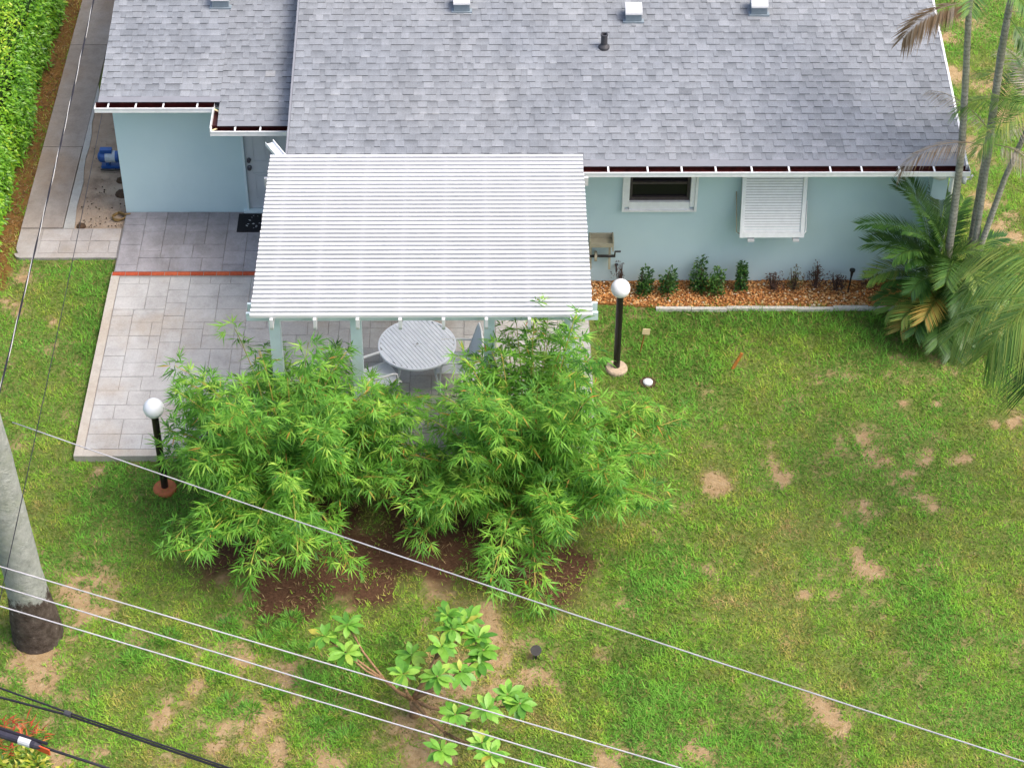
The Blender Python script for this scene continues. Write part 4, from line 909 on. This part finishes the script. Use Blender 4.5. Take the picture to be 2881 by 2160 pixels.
frond(pc, (7.52, 25.6, 3.3), 2.5, .7, 1.2, 1.2, .26, 'dead_frond', 72, 46, (.5, 1), .1, .014, ldroop=.8)
frond(pc, (7.55, 25.45, 3.2), -.7, .3, .9, 1.9, .28, 'dead_frond', 73, 40, (.5, 1), .1, .016, ldroop=.8)
frond(pc, (7.55, 25.50, 3.3), -.2, .9, .8, 1.6, .28, 'dead_frond', 74, 40, (.5, 1), .1, .016, ldroop=.8)
frond(pc, (7.58, 25.55, 3.3), 1.1, .8, 1.3, .9, .38, 'palm_leaf', 75, 40, (.05, .5), .3, .022)
pd = slim([(7.55, 25.35, -.1), (7.64, 25.42, 1.4), (7.82, 25.48, 2.6), (8.0, 25.5, 3.4), (8.1, 25.5, 3.9)], [.07, .062, .055, .05, .045], 'slender palm trunk leaning away from the house with feathery green fronds')
for i, (az, el, mt, td) in enumerate(((math.pi-.1, .35, 'palm_leaf', (.45, .85)), (math.pi+.6, .2, 'palm_leaf', (.45, .9)), (2.3, .5, 'palm_leaf', (.4, .8)), (-1.2, .4, 'palm_leaf', (.4, .8)), (.4, .5, 'palm_leaf', (.4, .8)), (1.4, .5, 'dead_frond', (.6, 1)), (1.9, .75, 'dead_frond', (.6, 1)))):
    frond(pd, (8.08, 25.47, 3.85), az, el, 1.25, 1.35, .36, mt, 80+i, 56, td, .15, .014, ldroop=.55)
# low clump of arching fronds
ar = thing('areca_palm', (7.15, 25.45, 0), 'low bushy palm with arching glossy green and orange fronds at the house corner', 'palm')
rg = random.Random(17)
fr = [(3.15, .95, 1.65, 1.45, .75), (2.75, 1.1, 1.55, 1.0, .95), (2.35, 1.2, 1.5, .8, 1.0), (2.95, .6, 1.25, 1.1, .8), (3.5, .85, 1.35, 1.6, .5), (3.85, .6, 1.2, 1.4, .3), (4.15, .85, 1.3, 1.8, .35), (4.5, .55, 1.2, 1.5, .3), (4.85, .85, 1.35, 1.7, .4), (5.2, .6, 1.25, 1.5, .3), (5.6, .8, 1.35, 1.6, .4), (6.0, .65, 1.25, 1.4, .4), (.3, .9, 1.25, 1.3, .5), (1.0, 1.1, 1.3, 1.0, .7), (1.7, 1.2, 1.4, .9, .8), (4.35, 1.2, 1.3, 2.1, .8), (5.0, 1.2, 1.3, 2.0, .8), (3.65, 1.2, 1.3, 1.9, .8), (4.7, .25, 1.05, 1.0, .2), (5.45, .25, 1.1, 1.0, .2), (4.05, .25, 1.05, 1.0, .2), (3.3, 1.3, 1.2, 1.3, .9), (5.8, 1.25, 1.2, 1.7, .7), (3.35, .35, 1.1, 1.1, .2), (4.6, 1.0, 1.25, 2.0, .55), (5.35, 1.0, 1.3, 1.9, .5), (3.95, 1.0, 1.2, 1.9, .6), (2.6, .8, 1.2, 1.2, .7), (.0, .35, 1.15, 1.2, .3), (4.95, .1, 1.0, .9, .15)]+[(3.4+.22*i, (.75, .45, .95)[i % 3], (1.0, 1.1, 1.05)[i % 3], 1.35, (.55, .35, .75)[i % 3]) for i in range(12)]
for i, (az, el, L, dr, hb) in enumerate(fr):
    b = (7.10+rg.uniform(-.2, .2), 25.42+rg.uniform(-.18, .15), hb+rg.uniform(-.1, .1))
    td = (.88, 1) if i in (6, 20) else (.6, 1) if i in (5, 9) else (.5, .85) if i in (4, 16, 22, 10, 31, 35, 39) else (.0, .3) if i % 2 == 0 else (.1, .55)
    frond(ar, b, az, min(1.4, el+.12), L*1.04, dr, rg.uniform(.36, .48), 'palm_leaf', 100+i, 62, td, .28, .025, ldroop=.22)
for i in range(7):
    a = i*.9; MB().tube([(7.12+.12*math.cos(a), 25.45+.12*math.sin(a), -.05), (7.12+.2*math.cos(a), 25.45+.2*math.sin(a), .9)], [.035, .025], 7).build('stem', 'palm_bark', ar)
# feathery palm rising beside the lawn, mostly out of the picture
fp = thing('feathery_palm', (8.75, 21.6, 0), 'feathery palm crown with long drooping soft green leaflets over the side lawn', 'palm tree')
trunk(fp, [(8.75, 21.6, -.1), (8.4, 21.4, 2), (7.9, 21.0, 3.9)], [.10, .085, .07], 'palm_bark', 12, 10)
for i, (az, el, L, dr, td) in enumerate(((math.pi-.2, .70, 2.1, 2.0, (.45, .85)), (math.pi+.15, .5, 2.2, 1.7, (.5, .9)), (math.pi+.5, .75, 2.1, 2.0, (.45, .85)), (math.pi-.55, .8, 2.1, 1.8, (.45, .9)), (math.pi+.9, .3, 1.8, 1.7, (.0, .25)), (math.pi-.85, .55, 2.0, 1.6, (.45, .9)), (math.pi+.3, .25, 1.7, 1.4, (.3, .7)), (1.2, .8, 1.6, 1.6, (.4, .8)), (.0, .8, 1.6, 1.6, (.4, .8)), (-1.2, .6, 1.5, 1.7, (.1, .4)))):
    frond(fp, (7.88, 21.0, 3.92), az, el*.75, L*.92, dr, .74, 'palm_leaf', 200+i, 84, td, .05, .016, ldroop=.8)

# ------------------------------------------------------------------ hedge and shrubs
def hedge():
    t = thing('hedge', (-9.1, 31.5, 0), 'clipped bright green leafy hedge along the walkway', 'hedge')
    x0, x1, y0, y1, h = -10.4, -8.02, 25.6, 38.5, 1.25
    MB().box(x0+.1, x1-.12, y0+.1, y1-.1, 0, h-.14).build('light_blocking_core', 'hedge_core', t)  # plain dark box added inside to stop light passing through the leaves
    n = 40000; u = RNG.random(n); side = RNG.random(n) < .42
    y = RNG.uniform(y0, y1, n); bulge = (fbm(y, y*0+3, .8, 131)-.5)*.4
    zz = RNG.random(n)**.85*h; x = np.where(side, x1+bulge+RNG.normal(0, .06, n)+.10*np.sin(zz/h*3.0), x0+(x1-x0+bulge)*u)
    top = h+(fbm(x, y, 1.4, 141)-.5)*.45+RNG.normal(0, .04, n)-.25*np.clip(1-(x1+bulge-x)/.3, 0, 1)**2
    z = np.where(side, zz, top)
    nx = np.where(side, .8, .0); d = np.stack([np.where(side, .55, 0)+RNG.normal(0, .6, n), RNG.normal(-.15, .6, n), np.where(side, -.25, .25)+RNG.normal(0, .35, n)], 1)
    N = np.stack([nx+RNG.normal(0, .4, n), RNG.normal(0, .4, n), np.where(side, .6, 1.)], 1)
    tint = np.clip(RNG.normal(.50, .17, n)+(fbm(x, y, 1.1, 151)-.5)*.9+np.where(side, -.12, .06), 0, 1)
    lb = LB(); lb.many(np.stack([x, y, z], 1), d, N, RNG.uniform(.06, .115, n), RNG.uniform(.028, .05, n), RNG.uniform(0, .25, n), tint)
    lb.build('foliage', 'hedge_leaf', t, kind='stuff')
hedge()
def shrub(x, y, h, r, label, mat, n, tr, lw=(.03, .05), seed=0, twigs=0, group='shrubs in the gravel bed', name='shrub', cat='shrub'):
    t = thing(name, (x, y, 0), label, cat, group); rg = np.random.default_rng(seed+900); lb = LB()
    k = 3+int(r*14); sa = rg.uniform(0, 6.28, k); sr = r*.75*np.sqrt(rg.random(k)); sh = h*rg.uniform(.45, 1.05, k); sh[0] = h; i_ = rg.integers(0, k, n); a = rg.uniform(0, 6.28, n); f_ = rg.random(n); z = .03+sh[i_]*f_; u = r*.42*rg.random(n)**.5*(1.15-.75*f_)
    d = np.stack([np.cos(a), np.sin(a), rg.uniform(.0, .9, n)], 1)+rg.normal(0, .35, (n, 3))
    P = np.stack([x+sr[i_]*np.cos(sa[i_])*(.4+.6*f_)+u*np.cos(a), y+sr[i_]*np.sin(sa[i_])*.7+u*np.sin(a)*.8, z], 1)
    lb.many(P, d, np.tile([[0, 0, 1.]], (n, 1))+rg.normal(0, .4, (n, 3)), rg.uniform(*lw, n)*1.6, rg.uniform(*lw, n)*.8, rg.uniform(0, .2, n), np.clip(rg.uniform(*tr, n), 0, 1))
    lb.build('foliage', mat, t)
    m = MB()
    for k in range(max(4, twigs)):
        a = rg.uniform(0, 6.28); q = r*.5*rg.random(); hh = h*rg.uniform(.6, 1.05)
        m.tube([(x+.2*q*math.cos(a), y+.2*q*math.sin(a), -.02), (x+q*math.cos(a), y+q*math.sin(a), hh)], [.008, .004], 4, rg.random()*.5)
    m.build('stems', 'dry_twig', t)
GS = 'green shrubs in the gravel bed'
for i, (x, y, h, r, lb_) in enumerate(((2.52, 25.93, .48, .20, 'upright dark green shrub in gravel, next to a bare twiggy plant'), (2.95, 25.93, .50, .22, 'dark green shrub with thin flower spikes below the window'), (3.42, 26.03, .60, .22, 'tallest green shrub of the gravel bed, grown against its brighter neighbour'), (3.68, 25.93, .50, .23, 'dense bright green rounded shrub between two taller shrubs in gravel'), (4.12, 26.0, .55, .18, 'narrow green shrub with a bushy tip in gravel below the shutter'))):
    shrub(x, y, h, r, lb_, 'shrub_leaf', 420, (.05, .75) if i != 3 else (.4, 1), seed=i, group=GS)
DS = 'dried plants in the gravel bed'
for i, (x, y, h, r, lb_, tr) in enumerate(((2.18, 26.08, .48, .17, 'bare twiggy dry plant in gravel beside the tap', (0, .4)), (4.62, 26.02, .35, .24, 'low brown dried plant in gravel with a few upright seed stalks under the shutter', (0, .6)), (4.95, 26.0, .42, .22, 'olive green half dried plant in gravel at the shutter corner', (.5, 1)), (5.32, 26.05, .46, .26, 'wide brown dried plant with dark seed spikes left of the path light', (0, .5)), (5.62, 25.98, .34, .24, 'low brown dried plant touching the path light', (0, .5)), (6.2, 26.05, .34, .26, 'brown dried plant in gravel between path light and bushy palm', (0, .45)))):
    shrub(x, y, h, r, lb_, 'dry_twig', 300 if i else 60, tr, (.015, .03), 50+i, 12, DS, 'dry_plant', 'dried plant')
# hedge-foot plants at the near corner
shrub(-5.75, 16.2, .55, .65, 'variegated yellow and green leafy shrub under the cable splice', 'croton_leaf', 2600, (0, 1), (.045, .08), 77, 8, None, 'variegated_shrub')
shrub(-4.95, 16.05, .40, .40, 'small yellow green shrub beside the variegated one', 'croton_leaf', 700, (.2, .9), (.04, .07), 78, 6, None, 'variegated_shrub')
t = thing('red_plant', (-6.05, 17.0, 0), 'red leaved plant with narrow arching leaves at the lawn corner', 'plant')
lb = LB(); rg = random.Random(6)
for i in range(150):
    q = .42*math.sqrt(rg.random()); a = rg.uniform(0, 6.28); d = rg.uniform(0, 6.28)
    lb.leaf((-6.05+q*math.cos(a)*1.2, 17.0+q*math.sin(a)*.7, rg.uniform(0, .12)), (math.cos(d), math.sin(d), rg.uniform(.3, 1.3)), (0, 0, 1), rg.uniform(.12, .28), rg.uniform(.012, .022), rg.uniform(.2, .6), rg.random())
lb.build('leaves', 'red_leaf', t)
# tussocks of longer grass
def tufts():
    lst = [(-2.58,19.04),(-3.43,18.92),(-2.93,18.6),(-3.02,17.45),(-2.73,17.74),(-2.5,18.47),(-4.64,18.36),(-3.5,18.0),(-2.9,18.95),(-2.65,18.8),(-4.2,18.7),(-2.3,17.9),(-2.1,17.2),(-1.75,17.0),(-3.3,17.6),(-1.9,17.4),(-4.0,18.25)]
    rg = random.Random(12)
    for x, y in lst:
        lb = LB(); s = rg.uniform(.75, 1.2)
        for i in range(110):
            q = .12*s*math.sqrt(rg.random()); a = rg.uniform(0, 6.28)
            lb.leaf((x+q*math.cos(a), y+q*math.sin(a), -.01), (math.cos(a)+rg.gauss(0, .4), math.sin(a)+rg.gauss(0, .4), rg.uniform(.5, 1.8)), (0, 0, 1), rg.uniform(.09, .17)*s, .012, rg.uniform(.1, .5), rg.uniform(.1, .75))
        lb.build('grass_tuft', 'bamboo_leaf', None, label='dark green grass tussock on thin sandy turf between palm trunk and young tree', cat='grass tuft', group='tussocks on the sandy turf')
tufts()
